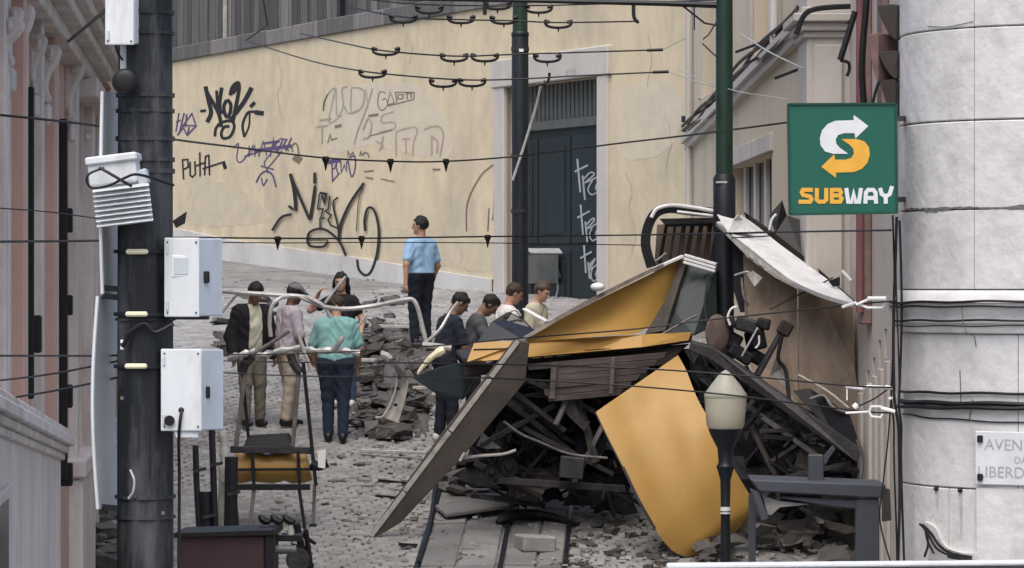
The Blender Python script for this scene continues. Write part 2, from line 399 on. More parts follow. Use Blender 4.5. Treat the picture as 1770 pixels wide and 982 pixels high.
# limewashed foot of the wall
pl = MB(); aL, aR = WF.s_at(300), dr1 + .55
zt = lambda a: np.interp(a, [WF.s_at(860), WF.s_at(690), WF.s_at(380), WF.s_at(300)], [3.40, 3.70, 4.27, 4.55])
n = 14; r0, r1, r2 = [], [], []
for i in range(n + 1):
    a = aR + (s_end - aR) * i / n; p = WF.p(a, .03, 0)
    r0.append(WF.p(a, .035, G(p.y) - .3)); r1.append(WF.p(a, .035, float(zt(a)) + random.uniform(-.03, .03))); r2.append(WF.p(a, -.05, r1[-1].z + .01))
pl.grid([r0, r1, r2]); pl.build("limewashed_foot", m_plinth, wall)
# portal surround
fb = MB(); WF.box(fb, dr0 - .38, dr0, -.1, .07, 2.6, DZ); fb.build("door_jamb", m_trim, wall, bevel=.015)
fb = MB(); WF.box(fb, dr1, dr1 + .42, -.1, .07, 2.6, DZ); fb.build("door_jamb", m_trim, wall, bevel=.015)
fb = MB(); WF.box(fb, dr0 - .45, dr1 + .5, -.1, .10, DZ, DZ + .50); fb.build("lintel", m_trim, wall, bevel=.02)
num = MB(); strokes(num, [[(978, 122), (984, 131)], [(984, 121), (978, 131)], [(988, 122), (988, 131), (994, 130), (994, 121), (988, 122)]], lambda x, y, l: WF.hit(x, y, .103 + l), 1.6)
num.build("door_number", m_letter, wall)
# door leaves
door = MB(); zT = WF.z_at(975, 222, -.25)
WF.box(door, dr0, dr1, -.40, -.28, 2.7, zT); d_ob = door.build("door", m_door, wall)
mid = WF.s_at(986, -.25)
for (a0, a1) in ((dr0 + .05, mid - .03), (mid + .03, mid + 1.25), (mid + 1.31, dr1 - .05)):
    for z0, z1 in ((2.8, 3.9), (4.0, zT - .12)):
        q = MB(); WF.box(q, a0, a1, -.28, -.252, z0, z1); q.build("door_panel", m_door, d_ob, bevel=.02)
        q = MB(); WF.box(q, a0 + .18, a1 - .18, -.252, -.235, z0 + .18, z1 - .18); q.build("door_panel", m_door, d_ob, bevel=.01)
tb = MB(); WF.box(tb, dr0, dr1, -.30, -.20, zT, zT + .16); tb.build("transom_bar", m_door2, wall, bevel=.01)
tb = MB(); WF.box(tb, dr0, dr1, -.40, -.33, zT + .16, DZ); tb.build("transom_backing", m_door, wall)
a = dr0 + .03
while a < dr1 - .1:
    q = MB(); WF.box(q, a, a + .11, -.33, -.27, zT + .16, DZ); q.build("transom_slat", m_door2, wall, bevel=.01); a += .165

# patches of newer and older paint, hairline cracks
m_p1 = mat("repaint_pale", (.60, .53, .405), .9, var=.08, scale=3); m_p2 = mat("repaint_dull", (.56, .485, .355), .9, var=.1, scale=3); m_cr = mat("plaster_crack", (.47, .405, .30), .9)
for pts, mm in (([(640, 395), (700, 398), (742, 408), (858, 418), (858, 470), (770, 462), (690, 452), (645, 446)], m_p2), ([(560, 150), (650, 145), (720, 150), (775, 215), (770, 275), (640, 250), (570, 258)], m_p1), ([(1062, 150), (1150, 140), (1180, 190), (1150, 260), (1075, 270)], m_p1), ([(330, 300), (420, 330), (470, 380), (380, 392), (320, 380)], m_p2)):
    sm = smooth_line(pts + [pts[0]], 4)[:-1]; q = MB(); q.prism([WF.hit(x + random.uniform(-3, 3), y_ + random.uniform(-3, 3), .0025) for x, y_ in sm], (0.0018, .0009, 0)); q.build("paint_patch", mm, wall)
for pts in ([(790, 420), (800, 440), (796, 455), (812, 470)], [(480, 100), (486, 140), (479, 170), (488, 205)], [(1080, 300), (1092, 330), (1086, 360), (1098, 400), (1092, 440)], [(700, 60), (712, 80), (708, 110)], [(1120, 60), (1126, 100), (1118, 150)], [(1150, 200), (1160, 240), (1152, 290)]):
    q = MB(); strokes(q, [{'p': [(x + random.uniform(-1.5, 1.5), y_) for x, y_ in smooth_line(pts, 4)], 'w': 1.1}], lambda x, y, l: WF.hit(x, y, .005), 1); q.build("crack", m_cr, wall)
# graffiti (paint lying on the wall)
def tag_on(name, label, lines, w, mkey, ox=0, oy=0, sc=1.0, smooth=0, taper=None, frame=WF, off=.006, lift=0):
    mb = MB()
    def proj(x, y, l): return frame.hit(ox + x * sc, oy + y * sc, off + lift + l)
    if mkey == 'black':
        lines = [{**l, 'w': l.get('w', w) * 1.2} if isinstance(l, dict) else {'p': l, 'w': w * 1.15} for l in lines]
    strokes(mb, lines, proj, w, smooth, taper)
    o = mb.build(name, m_gr[mkey], wall); o['label'] = label; return o
A = dict(ox=300, oy=130, sc=.2036)
tag_on("graffiti_tag", "bold black tag in spiky letters", [
    {'p': [(270, 95), (300, 230), (318, 320), (285, 400)], 'w': 30, 's': 4}, {'p': [(275, 130), (380, 320), (405, 440)], 'w': 26, 's': 4},
    {'p': [(365, 130), (372, 260), (385, 330)], 'w': 20, 's': 3}, {'p': [(408, 105), (390, 230), (395, 330)], 'w': 26, 's': 3},
    {'p': [(450, 210), (425, 270), (445, 350), (475, 330), (485, 250), (455, 205)], 'w': 24, 's': 4}, {'p': [(480, 170), (500, 100), (545, 65), (555, 110), (535, 230), (500, 400)], 'w': 26, 's': 4},
    {'p': [(490, 150), (540, 90)], 'w': 40}, {'p': [(520, 330), (600, 220), (662, 105)], 'w': 30, 's': 4}, {'p': [(400, 300), (480, 365), (515, 330)], 'w': 18, 's': 3},
    {'p': [(350, 520), (360, 450), (410, 400), (490, 390), (515, 440), (480, 520), (420, 535), (405, 490), (430, 440), (475, 435)], 'w': 20, 's': 4},
    {'p': [(600, 525), (585, 430), (610, 350), (650, 310), (760, 325)], 'w': 18, 's': 4}, {'p': [(645, 320), (640, 430), (600, 525)], 'w': 12, 's': 3},
    {'p': [(690, 315), (765, 325)], 'w': 32}, {'p': [(650, 270), (690, 230)], 'w': 24}, {'p': [(225, 305), (275, 300)], 'w': 18}], 20, "black", **A)
tag_on("graffiti_tag", "purple scrawl at the wall's left end", [[(20, 480), (45, 320)], [(50, 480), (90, 320)], [(20, 400), (60, 380)], {'p': [(70, 440), (155, 325), (190, 430), (80, 425)], 'w': 12},
    [(110, 330), (100, 440)], [(80, 440), (115, 510), (190, 430)], [(130, 440), (120, 500)], [(30, 510), (75, 450)]], 13, "purple", **A)
tag_on("graffiti_tag", "black capital letters underlined by an arrow", [[(85, 885), (75, 720), (120, 715), (125, 780), (85, 800)], [(140, 735), (140, 850), (160, 865), (185, 840), (180, 730)],
    [(222, 655), (225, 860)], [(190, 770), (270, 740)], [(262, 850), (270, 690), (298, 680), (305, 850)], [(245, 795), (430, 735), (440, 790)], {'p': [(425, 745), (440, 795)], 'w': 24}], 12, "black", **A)
tag_on("graffiti_tag", "purple tag crossed by the wire, with a small figure below", [{'p': [(510, 620), (550, 580), (535, 700), (560, 740), (610, 700), (680, 590)], 's': 4, 'w': 10}, [(640, 600), (640, 690), (690, 600), (690, 690)],
    [(720, 690), (760, 560), (790, 680)], [(740, 630), (790, 620)], [(820, 690), (850, 520), (840, 600), (900, 540), (850, 610), (900, 680)], [(930, 540), (880, 650)], [(900, 540), (960, 545), (920, 610), (980, 640)], [(1000, 530), (950, 640)],
    {'p': [(680, 640), (1000, 600)], 'w': 26}, {'p': [(760, 580), (900, 560)], 'w': 20}, [(600, 690), (760, 640)],
    {'p': [(820, 670), (770, 740), (790, 790), (840, 740), (920, 640)], 's': 4, 'w': 9}, {'p': [(700, 910), (740, 840), (790, 815), (840, 850), (870, 950)], 's': 4, 'w': 14}, [(740, 770), (850, 800)],
    [(790, 790), (800, 830)], {'p': [(745, 870), (760, 935), (795, 880)], 's': 3, 'w': 10}], 11, "purple", **A)
tag_on("graffiti_tag", "grey brown loop at the tag's right end", [{'p': [(1010, 650), (1005, 600), (1040, 580), (1060, 640), (1060, 720)], 's': 4, 'w': 14}, {'p': [(1020, 690), (1080, 730)], 'w': 60}], 12, "brown", **A)
Bq = dict(ox=540, oy=130, sc=.2036)
tag_on("graffiti_tag", "large faded grey bubble letters", [{'p': [(90, 300), (110, 200), (150, 140), (190, 130), (140, 400), (250, 340)], 's': 4}, {'p': [(200, 110), (210, 350), (260, 260), (250, 120), (300, 100)], 's': 4},
    {'p': [(330, 110), (330, 310), (420, 270), (440, 150), (400, 110), (330, 105)], 's': 4}, {'p': [(260, 250), (310, 325), (400, 290)], 's': 3}, [(450, 120), (470, 250), (510, 110)], [(350, 590), (380, 480), (470, 250)],
    [(30, 440), (140, 420), (80, 440), (80, 580)], [(60, 380), (160, 370)], {'p': [(430, 460), (470, 370), (500, 420), (480, 520), (430, 540)], 's': 4}, {'p': [(690, 310), (600, 340), (590, 400), (690, 400), (700, 450), (630, 470), (560, 490)], 's': 4}], 12, "faded", **Bq)
tag_on("graffiti_tag", "thin dark stroke at the faded letters' edge", [{'p': [(92, 300), (100, 230), (130, 165)], 's': 3, 'w': 12}, {'p': [(190, 440), (248, 425)], 'w': 24}, {'p': [(475, 345), (560, 335)], 'w': 20}, {'p': [(130, 575), (150, 500), (160, 550), (210, 535)], 'w': 11},
    {'p': [(470, 520), (600, 485), (680, 465)], 'w': 8}], 10, "brown", **Bq)
tag_on("graffiti_tag", "small grey outlined block letters", [{'p': [(620, 150), (570, 145), (555, 250), (590, 300), (640, 250), (620, 200), (595, 210)], 's': 3}, [(635, 250), (660, 140), (695, 235), (645, 250)], [(700, 145), (865, 145), (860, 205), (640, 262)], [(705, 150), (715, 230)],
    [(725, 165), (770, 165), (765, 200), (725, 200), (725, 165)], [(800, 160), (805, 205)], [(790, 155), (840, 155), (835, 195)]], 8, "brown", **Bq)
tag_on("graffiti_tag", "faded pink outlined letters", [{'p': [(540, 560), (600, 600), (560, 640)], 's': 3}, {'p': [(710, 690), (710, 500), (740, 470), (860, 440), (890, 480), (860, 560), (850, 680)], 's': 4}, [(760, 540), (830, 540)], [(790, 540), (795, 660)],
    {'p': [(950, 460), (1010, 435), (1080, 440), (1110, 520), (1080, 690)], 's': 4}, [(1010, 520), (1010, 680)], {'p': [(1010, 520), (1060, 560), (1055, 660)], 's': 3}, [(600, 520), (580, 620)]], 14, "pink", **Bq)
tag_on("graffiti_tag", "small purple tag hanging below the wire", [[(170, 900), (165, 720), (210, 710), (200, 780), (170, 800)], [(165, 905), (230, 830)], [(240, 730), (245, 830), (270, 760), (290, 820), (290, 730)], {'p': [(300, 720), (330, 860), (360, 800), (360, 690), (310, 700)], 's': 3},
    {'p': [(130, 740), (240, 720)], 'w': 30}, [(190, 760), (220, 840)]], 11, "purple", **Bq)
tag_on("graffiti_tag", "short brown scribbles right of the purple tag", [[(300, 690), (300, 645), (320, 680), (345, 655), (350, 690)], [(400, 685), (410, 650), (425, 680), (445, 655), (470, 665), (480, 700)], {'p': [(435, 820), (520, 810)], 'w': 12}, {'p': [(450, 865), (515, 880)], 'w': 12},
    {'p': [(580, 880), (700, 905)], 'w': 9}, {'p': [(1020, 800), (1085, 800)], 'w': 14}], 11, "brown", **Bq)
Cq = dict(ox=460, oy=280, sc=.2138)
tag_on("graffiti_tag", "large black tag with a long oval loop on the right", [
    {'p': [(195, 95), (225, 230), (240, 395)], 'w': 22, 's': 3}, {'p': [(205, 130), (350, 465)], 'w': 18}, {'p': [(350, 470), (375, 330), (395, 190)], 'w': 18, 's': 3}, {'p': [(392, 85), (390, 175)], 'w': 18},
    {'p': [(180, 355), (220, 385)], 'w': 18}, {'p': [(205, 422), (120, 450), (48, 555)], 'w': 17, 's': 4},
    {'p': [(430, 260), (415, 380), (460, 380), (440, 455), (480, 455)], 'w': 10}, {'p': [(430, 250), (485, 260), (470, 330), (450, 270)], 'w': 18}, {'p': [(515, 275), (500, 380), (480, 400), (525, 430), (500, 470), (520, 510), (575, 535)], 'w': 11},
    {'p': [(580, 285), (540, 340), (580, 520), (585, 600)], 'w': 12, 's': 3}, {'p': [(435, 450), (435, 540)], 'w': 10},
    {'p': [(790, 170), (680, 330), (600, 510), (585, 640)], 'w': 18, 's': 4}, {'p': [(780, 190), (745, 330), (730, 560)], 'w': 6, 's': 3},
    {'p': [(330, 640), (350, 570), (430, 540), (500, 560), (590, 640), (645, 760)], 'w': 16, 's': 4}, {'p': [(330, 640), (360, 680), (460, 685), (500, 640)], 'w': 16, 's': 4}, {'p': [(330, 632), (500, 632)], 'w': 8},
    {'p': [(800, 560), (795, 470), (815, 385), (850, 370), (885, 420), (910, 560), (895, 740), (850, 880), (800, 915), (750, 870), (735, 790)], 'w': 16, 's': 5}], 16, "black", lift=.032, **Cq)
tag_on("graffiti_tag", "faded arching stroke left of the portal", [{'p': [(806, 400), (808, 350), (830, 305), (852, 285)], 's': 4}, {'p': [(855, 300), (853, 370), (850, 380)], 's': 3}], 2.6, "brown")
tag_on("graffiti_tag", "thin vertical drip left of the portal", [[(857, 380), (858, 480)], [(845, 360), (843, 400)]], 2.2, "brown")
Dq = dict(ox=970, oy=240, sc=.2647)
tag_on("graffiti_tag", "white tag written three times down the door", sum([[{'p': [(105 + k * 22, 130 + dy), (125 + k * 18, 350 + dy - k * 20)]}, {'p': [(88 + k * 18, 215 + dy), (175 + k * 12, 172 + dy)]}, {'p': [(140 + k * 18, 240 + dy), (155 + k * 16, 400 + dy - 25 * k)]},
    {'p': [(140 + k * 18, 270 + dy), (190 + k * 14, 220 + dy), (215, 235 + dy), (150 + k * 18, 290 + dy), (255, 240 + dy)], 's': 3, 'w': 10}, {'p': [(205, 270 + dy), (175 + k * 10, 330 + dy), (200 + k * 6, 365 + dy), (240, 345 + dy)], 's': 3, 'w': 9}, {'p': [(252, 265 + dy), (225, 320 + dy), (255, 360 + dy)], 's': 3, 'w': 9}] for k, dy in ((0, 0), (1, 300), (2, 565))], []), 12, "white", off=-.232, **Dq)
tag_on("graffiti_tag", "pale blue scribble low on the door", [{'p': [(930, 470), (945, 455), (955, 475), (962, 460), (968, 480)], 's': 3}, {'p': [(962, 470), (964, 500), (958, 520)], 's': 3}, {'p': [(935, 480), (950, 486)]}], 3, "white", off=-.232)
q = MB(); q.prism([WF.hit(908, 431, .05), WF.hit(966, 431, .05), WF.hit(972, 438, .30), WF.hit(918, 438, .30)], (0, 0, .02)); q.build("door_lamp_shade", m_tube, wall)
q = MB(); q.prism([WF.hit(912, 440, -.2), WF.hit(966, 440, -.2), WF.hit(966, 490, -.2), WF.hit(912, 490, -.2)], (-.01, -.03, 0)); q.build("door_notice", m_door2, wall)
# patch and bolt marks
wall2 = MB(); q = WF.p(WF.s_at(1186), .03, WF.z_at(1186, 206)); wall2.box(q, (.1, .06, .1)); wall2.build("junction_box", m_steel, wall)

# ---- board fence on the wall
fence = thing("board_fence", "weathered grey vertical board fence on top of the ochre wall", "fence", WF.p(20, -.1, 8.62))
a = WF.s_at(880); i = 0
while a < s_end:
    w = random.uniform(.27, .36)
    q = MB(); o = -.16 + (.02 if i % 2 else 0)
    top = 11.3 + random.uniform(-.03, .03)
    WF.box(q, a, a + w, o, o + .018, 8.64, top); q.build("fence_board", random.choice(m_wood[:2] if random.random() < .82 else m_wood[2:]), fence, bevel=.008)
    a += w - .06; i += 1
for z in (8.95, 10.4):
    q = MB(); WF.box(q, WF.s_at(880), s_end, -.28, -.20, z, z + .12); q.build("fence_rail", m_wood[0], fence)
q = MB(); WF.box(q, WF.s_at(386), WF.s_at(386) + .07, -.08, -.02, 8.62, 11.4); q.build("fence_post", m_pale, fence)
q = MB(); WF.box(q, WF.s_at(588), WF.s_at(588) + .12, -.1, .0, 8.62, 11.4); q.build("fence_post", m_blackp, fence)

# ---- cream building on the right, running down the street
RF = Frame((2.84, 54.0), (3.215, 36.0), -1)
cream = thing("cream_building", "cream plastered house along the right side with a raking ledge and cables", "building", (3.6, 44, G(44)))
def rbase(a): return G(RF.p(a, 0, 0).y) - .5
hl = [(RF.s_at(1262), RF.s_at(1334), RF.z_at(1300, 470), RF.z_at(1334, 262)),
      (RF.s_at(1302), RF.s_at(1332), RF.z_at(1320, 118), 9.6), (RF.s_at(1212), RF.s_at(1243), RF.z_at(1228, 160), 9.2)]
mb = MB(); RF.wall(mb, 0, RF.L, rbase, 10, hl, depth=.24); mb.build("plaster_face", m_facade, cream)
for k, h in enumerate(hl):
    q = MB(); RF.box(q, h[0], h[1], -.4, -.238, h[2], h[3]); wdw = q.build("window", m_glass, cream)
    nfr = 4 if k == 0 else 3
    for j in range(nfr):
        a = h[0] + (h[1] - h[0]) * (j + .12) / nfr
        q = MB(); RF.box(q, a, a + (.22 if k == 0 else .14), -.236, -.17, h[2], h[3]); q.build("window_frame", m_plinth if k == 0 else m_trim, wdw, bevel=.01)
    q = MB(); RF.box(q, h[0] - .2, h[1] + .2, -.02, .05, h[3], h[3] + .22); q.build("window_lintel", m_trim, cream, bevel=.01)
    q = MB(); RF.box(q, h[0] - .2, h[0], -.02, .04, h[2], h[3]); q.build("window_jamb", m_trim, cream, bevel=.01)
# stone strip and drip where it meets the ochre wall
q = MB(); RF.box(q, .12, .75, -.02, .06, 2.4, 10); q.build("corner_strip", m_trim, cream, bevel=.01)
q = MB(); q.tube([RF.p(1.15, .07, 3.0), RF.p(1.15, .07, 10)], .05, 8); q.build("pipe_or_shade_strip", m_trim, cream, smooth=True)  # real drain pipe where the two walls meet
# raking ledge and the cables lying on it
aA, aB = RF.s_at(1183, .1), RF.L
zA, zB = RF.z_at(1183, 238, .1), RF.z_at(1398, 30, 0)
def lz(a): return zA + (zB - zA) * (a - aA) / (aB - aA)
q = MB()
for (o1, h0, h1) in ((.16, -.10, .0), (.10, -.20, -.10)):
    c = [RF.p(a, o, lz(a) + h) for h in (h0, h1) for (a, o) in ((aA, -.02), (aB, -.02), (aB, o1), (aA, o1))]
    q.add(c, [(0, 1, 2, 3), (7, 6, 5, 4), (0, 4, 5, 1), (1, 5, 6, 2), (2, 6, 7, 3), (3, 7, 4, 0)])
q.build("ledge", m_trim, cream)
for j in range(5):
    pts = []
    for i in range(25):
        a = aA + (aB - aA) * i / 24
        pts.append(RF.p(a, .10 + .04 * math.sin(j * 2.1 + i * .4), lz(a) + .05 + j * .028 + .035 * math.sin(i * .55 + j * 1.7) - (.10 if j == 0 else 0)))
    q = MB(); q.tube(pts, .022 if j else .035, 6); q.build("cable", m_black, cream, smooth=True)
q = MB(); q.tube([RF.p(RF.s_at(1338, .1), .1, lz(RF.s_at(1338)) + .05), RF.p(RF.s_at(1338, .1), .1, 12)], .05, 10); q.build("rain_pipe", m_plinth, cream, smooth=True)
for (u, v) in ((1312, 75), (1334, 92), (1385, 118)):
    p = RF.hit(u, v, .0); q = MB(); q.beam(p, p + V((-.3, -.15, -.12)), .03, .03); q.build("wall_hook", m_steel, cream)
# pier at its near corner, with a moulded cap
q = MB(); q.box((3.33, 35.6, 4.0), (.50, 1.1, 8.0)); pier = q.build("corner_pier", m_trim, cream, bevel=.02)
q = MB(); q.box((3.30, 35.02, 3.0), (.30, .06, 5.6)); q.build("pier_panel", m_trim, pier, bevel=.015)
zc = P(1430, 45, 35).z
for k, (o, h0, h1) in enumerate(((.04, -.12, -.05), (.09, -.05, .04), (.15, .04, .13), (.06, .13, .2))):
    q = MB(); q.box((3.33, 35.6, zc + (h0 + h1) / 2), (.50 + 2 * o, 1.1 + 2 * o, h1 - h0)); q.build("cap_moulding", m_trim, pier, bevel=.012)
q = MB(); q.tube(smooth_line([P(1376, 60, 34.7), P(1388, 30, 34.7), P(1402, 18, 34.7), P(1430, 13, 34.7), P(1470, 11, 34.7)]), .028, 6); q.build("cable", m_black, cream, smooth=True)
# nearer stretch of the facade
NF = Frame((3.53, 35.05), (3.66, 27.6), -1)
sl = []
for (u, v0, v1) in ((1498, 640, 672), (1508, 618, 655), (1518, 588, 640), (1528, 568, 618)):
    a = NF.s_at(u); sl.append((a, NF.s_at(u + 5), NF.z_at(u, v1), NF.z_at(u, v0)))
mb = MB(); NF.wall(mb, 0, NF.L, -.2, 10, sl, depth=.1); mb.build("plaster_face", m_trim, cream)
for h in sl:
    q = MB(); NF.box(q, h[0], h[1], -.2, -.099, h[2], h[3]); q.build("vent_slot", m_black, cream)
for u in (1488, 1503, 1513, 1523, 1534):
    a = NF.s_at(u); q = MB(); NF.box(q, a, a + .25, 0, .035, -.2, 2.2 + (u - 1488) * .008); q.build("board_strip", m_trim, cream, bevel=.008)
q = MB(); q.tube([P(1487, -150, 33.2), P(1487, 540, 33.2)], .042, 10); q.build("rain_pipe", m_redpipe, cream, smooth=True)
# dark carved brackets and red-brown pilaster near the sign
q = MB(); NF.box(q, NF.s_at(1500), NF.s_at(1500) + .35, 0, .10, 2.9, 9); q.build("pilaster", m_redst, cream, bevel=.015)
q = MB(); NF.box(q, NF.s_at(1528), NF.s_at(1528) + .4, 0, .07, 4.5, 9); q.build("pilaster", m_redst, cream, bevel=.015)
for (u, v, w, h) in ((1520, 10, 34, 58), (1522, 90, 32, 46), (1526, 140, 26, 62), (1504, 60, 18, 80)):
    prof = smooth_line([(0, 0), (w * .5, -2), (w, 0), (w, h * .5), (w, h), (w * .72, h * .92), (w * .42, h * .66), (w * .18, h * .36), (0, h * .08)], 3)
    q = MB(); q.prism([P(u + a - 4, v + b, 30.5) for a, b in prof], (.22, .3, 0)); q.build("carved_bracket", m_redst if u == 1504 else m_brown, cream, bevel=.01)
for (pts, r) in (([(1478, 20), (1466, 60), (1452, 104)], .03), ([(1498, 0), (1490, 110), (1494, 190)], .032), ([(1452, 104), (1466, 108), (1468, 120), (1464, 132)], .016), ([(1530, 120), (1516, 150), (1508, 180)], .014), ([(1526, 140), (1524, 180)], .012), ([(1460, 40), (1480, 30)], .012)):
    q = MB(); q.tube(smooth_line([P(u, v, 32.0) for u, v in pts], 5), r, 8); q.build("cable", m_black, cream, smooth=True)

# ---- white rounded corner of the near building
CX, CY, CR = 4.18, 25.3, 1.25
corner = thing("white_corner_building", "white painted stone corner of the nearest building on the right", "building", (CX, CY - CR, 0))
def zc_(v): return ZC + (491 - v) * 24.4 / F
def CP(phi, r, z): return V((CX + r * math.cos(R(phi)), CY + r * math.sin(R(phi)), z))
def arc_u(phi, r=CR): p = CP(phi, r, 0); return 885 + F * p.x / p.y
def phi_at(u, r=CR):
    lo, hi = 187.5, 275.0
    for _ in range(50):
        m = (lo + hi) / 2
        if arc_u(m, r) < u: lo = m
        else: hi = m
    return lo
core = MB(); core.lathe((CX, CY, 0), [(CR - .03, -.2), (CR - .03, 9.5)], 48, R(95), R(285)); 
core.build("joint_mortar", m_mortar, corner, smooth=True)
fl = MB(); a_, b_2 = CP(284.5, CR - .02, 0), V((10, 25.6, 0)); fl.add([(a_.x, a_.y, -.2), (b_2.x, b_2.y, -.2), (b_2.x, b_2.y, 9.5), (a_.x, a_.y, 9.5)], [(0, 1, 2, 3)]); fl.build("flank_wall", m_stone, corner)
pj = phi_at(1684)
levels = [-.1, .85, zc_(845), zc_(577), None, zc_(502), zc_(362), zc_(208), zc_(48), zc_(-120), zc_(-300), 9.5]
prev = None
for i in range(len(levels) - 1):
    z0, z1 = levels[i], levels[i + 1]
    if z0 is None or z1 is None: continue
    bounds = [100, 150, pj if i >= 4 else phi_at(1640 if i % 2 else 1760), 285]
    for p0, p1 in zip(bounds, bounds[1:]):
        g = .004 if i != 6 else .006; r = CR + random.uniform(-.003, .003); dg = .14
        q = MB(); nseg = max(6, int((p1 - p0) / 3)); a0, a1 = R(p0 + dg), R(p1 - dg)
        nz_ = 10; q.lathe((CX, CY, 0), [(r, z0 + g + .008 + (z1 - z0 - 2 * g - .016) * k_ / nz_) for k_ in range(nz_ + 1)], nseg, a0, a1)
        q.lathe((CX, CY, 0), [(r, z0 + g + .008), (r - .008, z0 + g), (r - .05, z0 + g)], nseg, a0, a1); q.lathe((CX, CY, 0), [(r, z1 - g - .008), (r - .008, z1 - g), (r - .05, z1 - g)], nseg, a0, a1)
        for aa in (a0, a1):
            q.add([(CX + rr * math.cos(aa), CY + rr * math.sin(aa), z) for rr, z in ((r - .05, z0 + g), (r, z0 + g + .008), (r, z1 - g - .008), (r - .05, z1 - g))], [(0, 1, 2, 3)])
        q.build("stone_block", m_stone, corner, smooth=True)
# moulding course
zm = zc_(577); zt_ = zc_(502); prof = [(CR - .04, zm)]
for t, o in ((0, .0), (.03, .03), (.2, .035), (.25, .055), (.45, .06), (.55, .085), (.72, .095), (.74, .06), (.9, .05), (1.0, .01)):
    prof.append((CR + o, zm + (zt_ - zm) * t))
q = MB(); q.lathe((CX, CY, 0), prof, 60, R(100), R(285)); q.build("moulding", m_stone, corner, smooth=True)
# rough open crack along the joint at eye height
q = MB(); up, dn = [], []
for i in range(61):
    ph = 188 + i * 1.4; z = zc_(360) + .006 * math.sin(i * .31) + random.uniform(-.005, .005)
    h = .003 + .009 * max(0, math.sin(i * .23 + 4.2)) + random.uniform(0, .006); up.append(CP(ph, CR + .004, z + h)); dn.append(CP(ph, CR + .004, z - h))
q.grid([dn, up]); q.build("crack", m_mortar, corner)
# vertical hairline cracks and stains
for pts in (((1676, 530), (1680, 560), (1684, 575), (1688, 600)), ((1682, 690), (1676, 725)), ((1604, 40), (1640, 44), (1684, 38)), ((1660, 640), (1662, 700))):
    q = MB()
    strokes(q, [smooth_line(pts, 4)], lambda x, y, l: CP(phi_at(x), CR + .006 + (.1 if 500 < y < 577 else 0), zc_(y)), 1.6); q.build("crack", m_mortar, corner)
# bolts with rust streaks
for u in (1620, 1661):
    q = MB(); p = CP(phi_at(u), CR + .01, zc_(848)); q.sphere(p, .02, 8); q.build("bolt", m_black, corner)
    q = MB(); strokes(q, [[(u, 852), (u + 1, 880 if u < 1650 else 925)]], lambda x, y, l: CP(phi_at(x), CR + .0045, zc_(y)), 5, taper=(1, .4)); q.build("stain", mat("stone_stain", (.5, .49, .49), .9), corner)
# carved scroll at the foot
q = MB(); out = smooth_line([(1602, 908), (1618, 916), (1628, 938), (1642, 950), (1662, 955), (1692, 955)], 5)
q2 = MB(); pr = [CP(phi_at(x), CR - .01, zc_(y)) for x, y in [(1600, 907)] + out + [(1692, 972), (1604, 972), (1612, 950), (1612, 930)]]
q.prism(pr, (-.02, -.05, 0)); q.build("carved_scroll", m_stone, corner)
q = MB(); strokes(q, [{'p': smooth_line(k_, 5), 'w': w_} for k_, w_ in (([(1604, 910), (1614, 922), (1618, 945), (1612, 968)], 4), ([(1608, 911), (1622, 924), (1636, 944), (1656, 957), (1690, 961)], 5), ([(1612, 914), (1620, 930), (1634, 952), (1660, 963)], 4), ([(1614, 920), (1618, 940), (1628, 960)], 4), ([(1650, 962), (1690, 966)], 7))], lambda x, y, l: CP(phi_at(x), CR + .075 + l, zc_(y)), 6)
q.build("scroll_groove", m_steel, corner)
# flat panel under the street plate
phP = phi_at(1690); ta = R(phP + 12); td = V((-math.sin(ta), math.cos(ta), 0)); nd = V((math.cos(ta), math.sin(ta), 0))
pl0 = CP(phP, CR + .02, 0)
def PL(x, off, z): q = pl0 + td * x + nd * off; q.z = z; return q
def plate(name, x0, x1, z0, z1, off, th, m, parent, bevel=.006):
    q = MB(); c = [PL(x, o, z) for z in (z0, z1) for x, o in ((x0, off), (x1, off), (x1, off - th), (x0, off - th))]
    q.add(c, [(0, 1, 2, 3), (7, 6, 5, 4), (0, 4, 5, 1), (1, 5, 6, 2), (2, 6, 7, 3), (3, 7, 4, 0)]); return q.build(name, m, parent, bevel=bevel)
plate("wall_panel", 0, .9, .2, zc_(842), .012, .06, m_stone, corner)
# cables round the corner
for (v0, v1, r, off) in ((524, 518, .010, .105), (531, 528, .008, .105), (556, 551, .009, .085), (700, 694, .020, .025), (708, 700, .016, .045), (682, 676, .011, .02), (722, 732, .006, .012), (566, 560, .005, .08)):
    pts = [CP(187 + i * 2.1, CR + off, zc_(v0 + (v1 - v0) * i / 45) + .004 * math.sin(i * .5 + v0)) for i in range(46)]
    q = MB(); q.tube(pts, r, 6); q.build("cable", m_black, corner, smooth=True)
for i in range(4):
    x = 1543 + i * 4.2
    pts = [P(x + 3 * math.sin(k * .5 + i * 2) + (5 if k > 8 else 0), 372 + k * 40 + i * 3, 24.9 - .05 * (i % 3)) for k in range(18)]
    q = MB(); q.tube(smooth_line(pts, 3), [.007, .011, .006, .009][i], 6); q.build("cable", m_black, corner, smooth=True)
q = MB(); q.tube(smooth_line([P(1540, 690, 24.9), P(1535, 760, 24.9), P(1527, 830, 24.9), P(1521, 900, 24.9), P(1540, 975, 24.9)], 4), .006, 6); q.build("cable", m_black, corner, smooth=True)

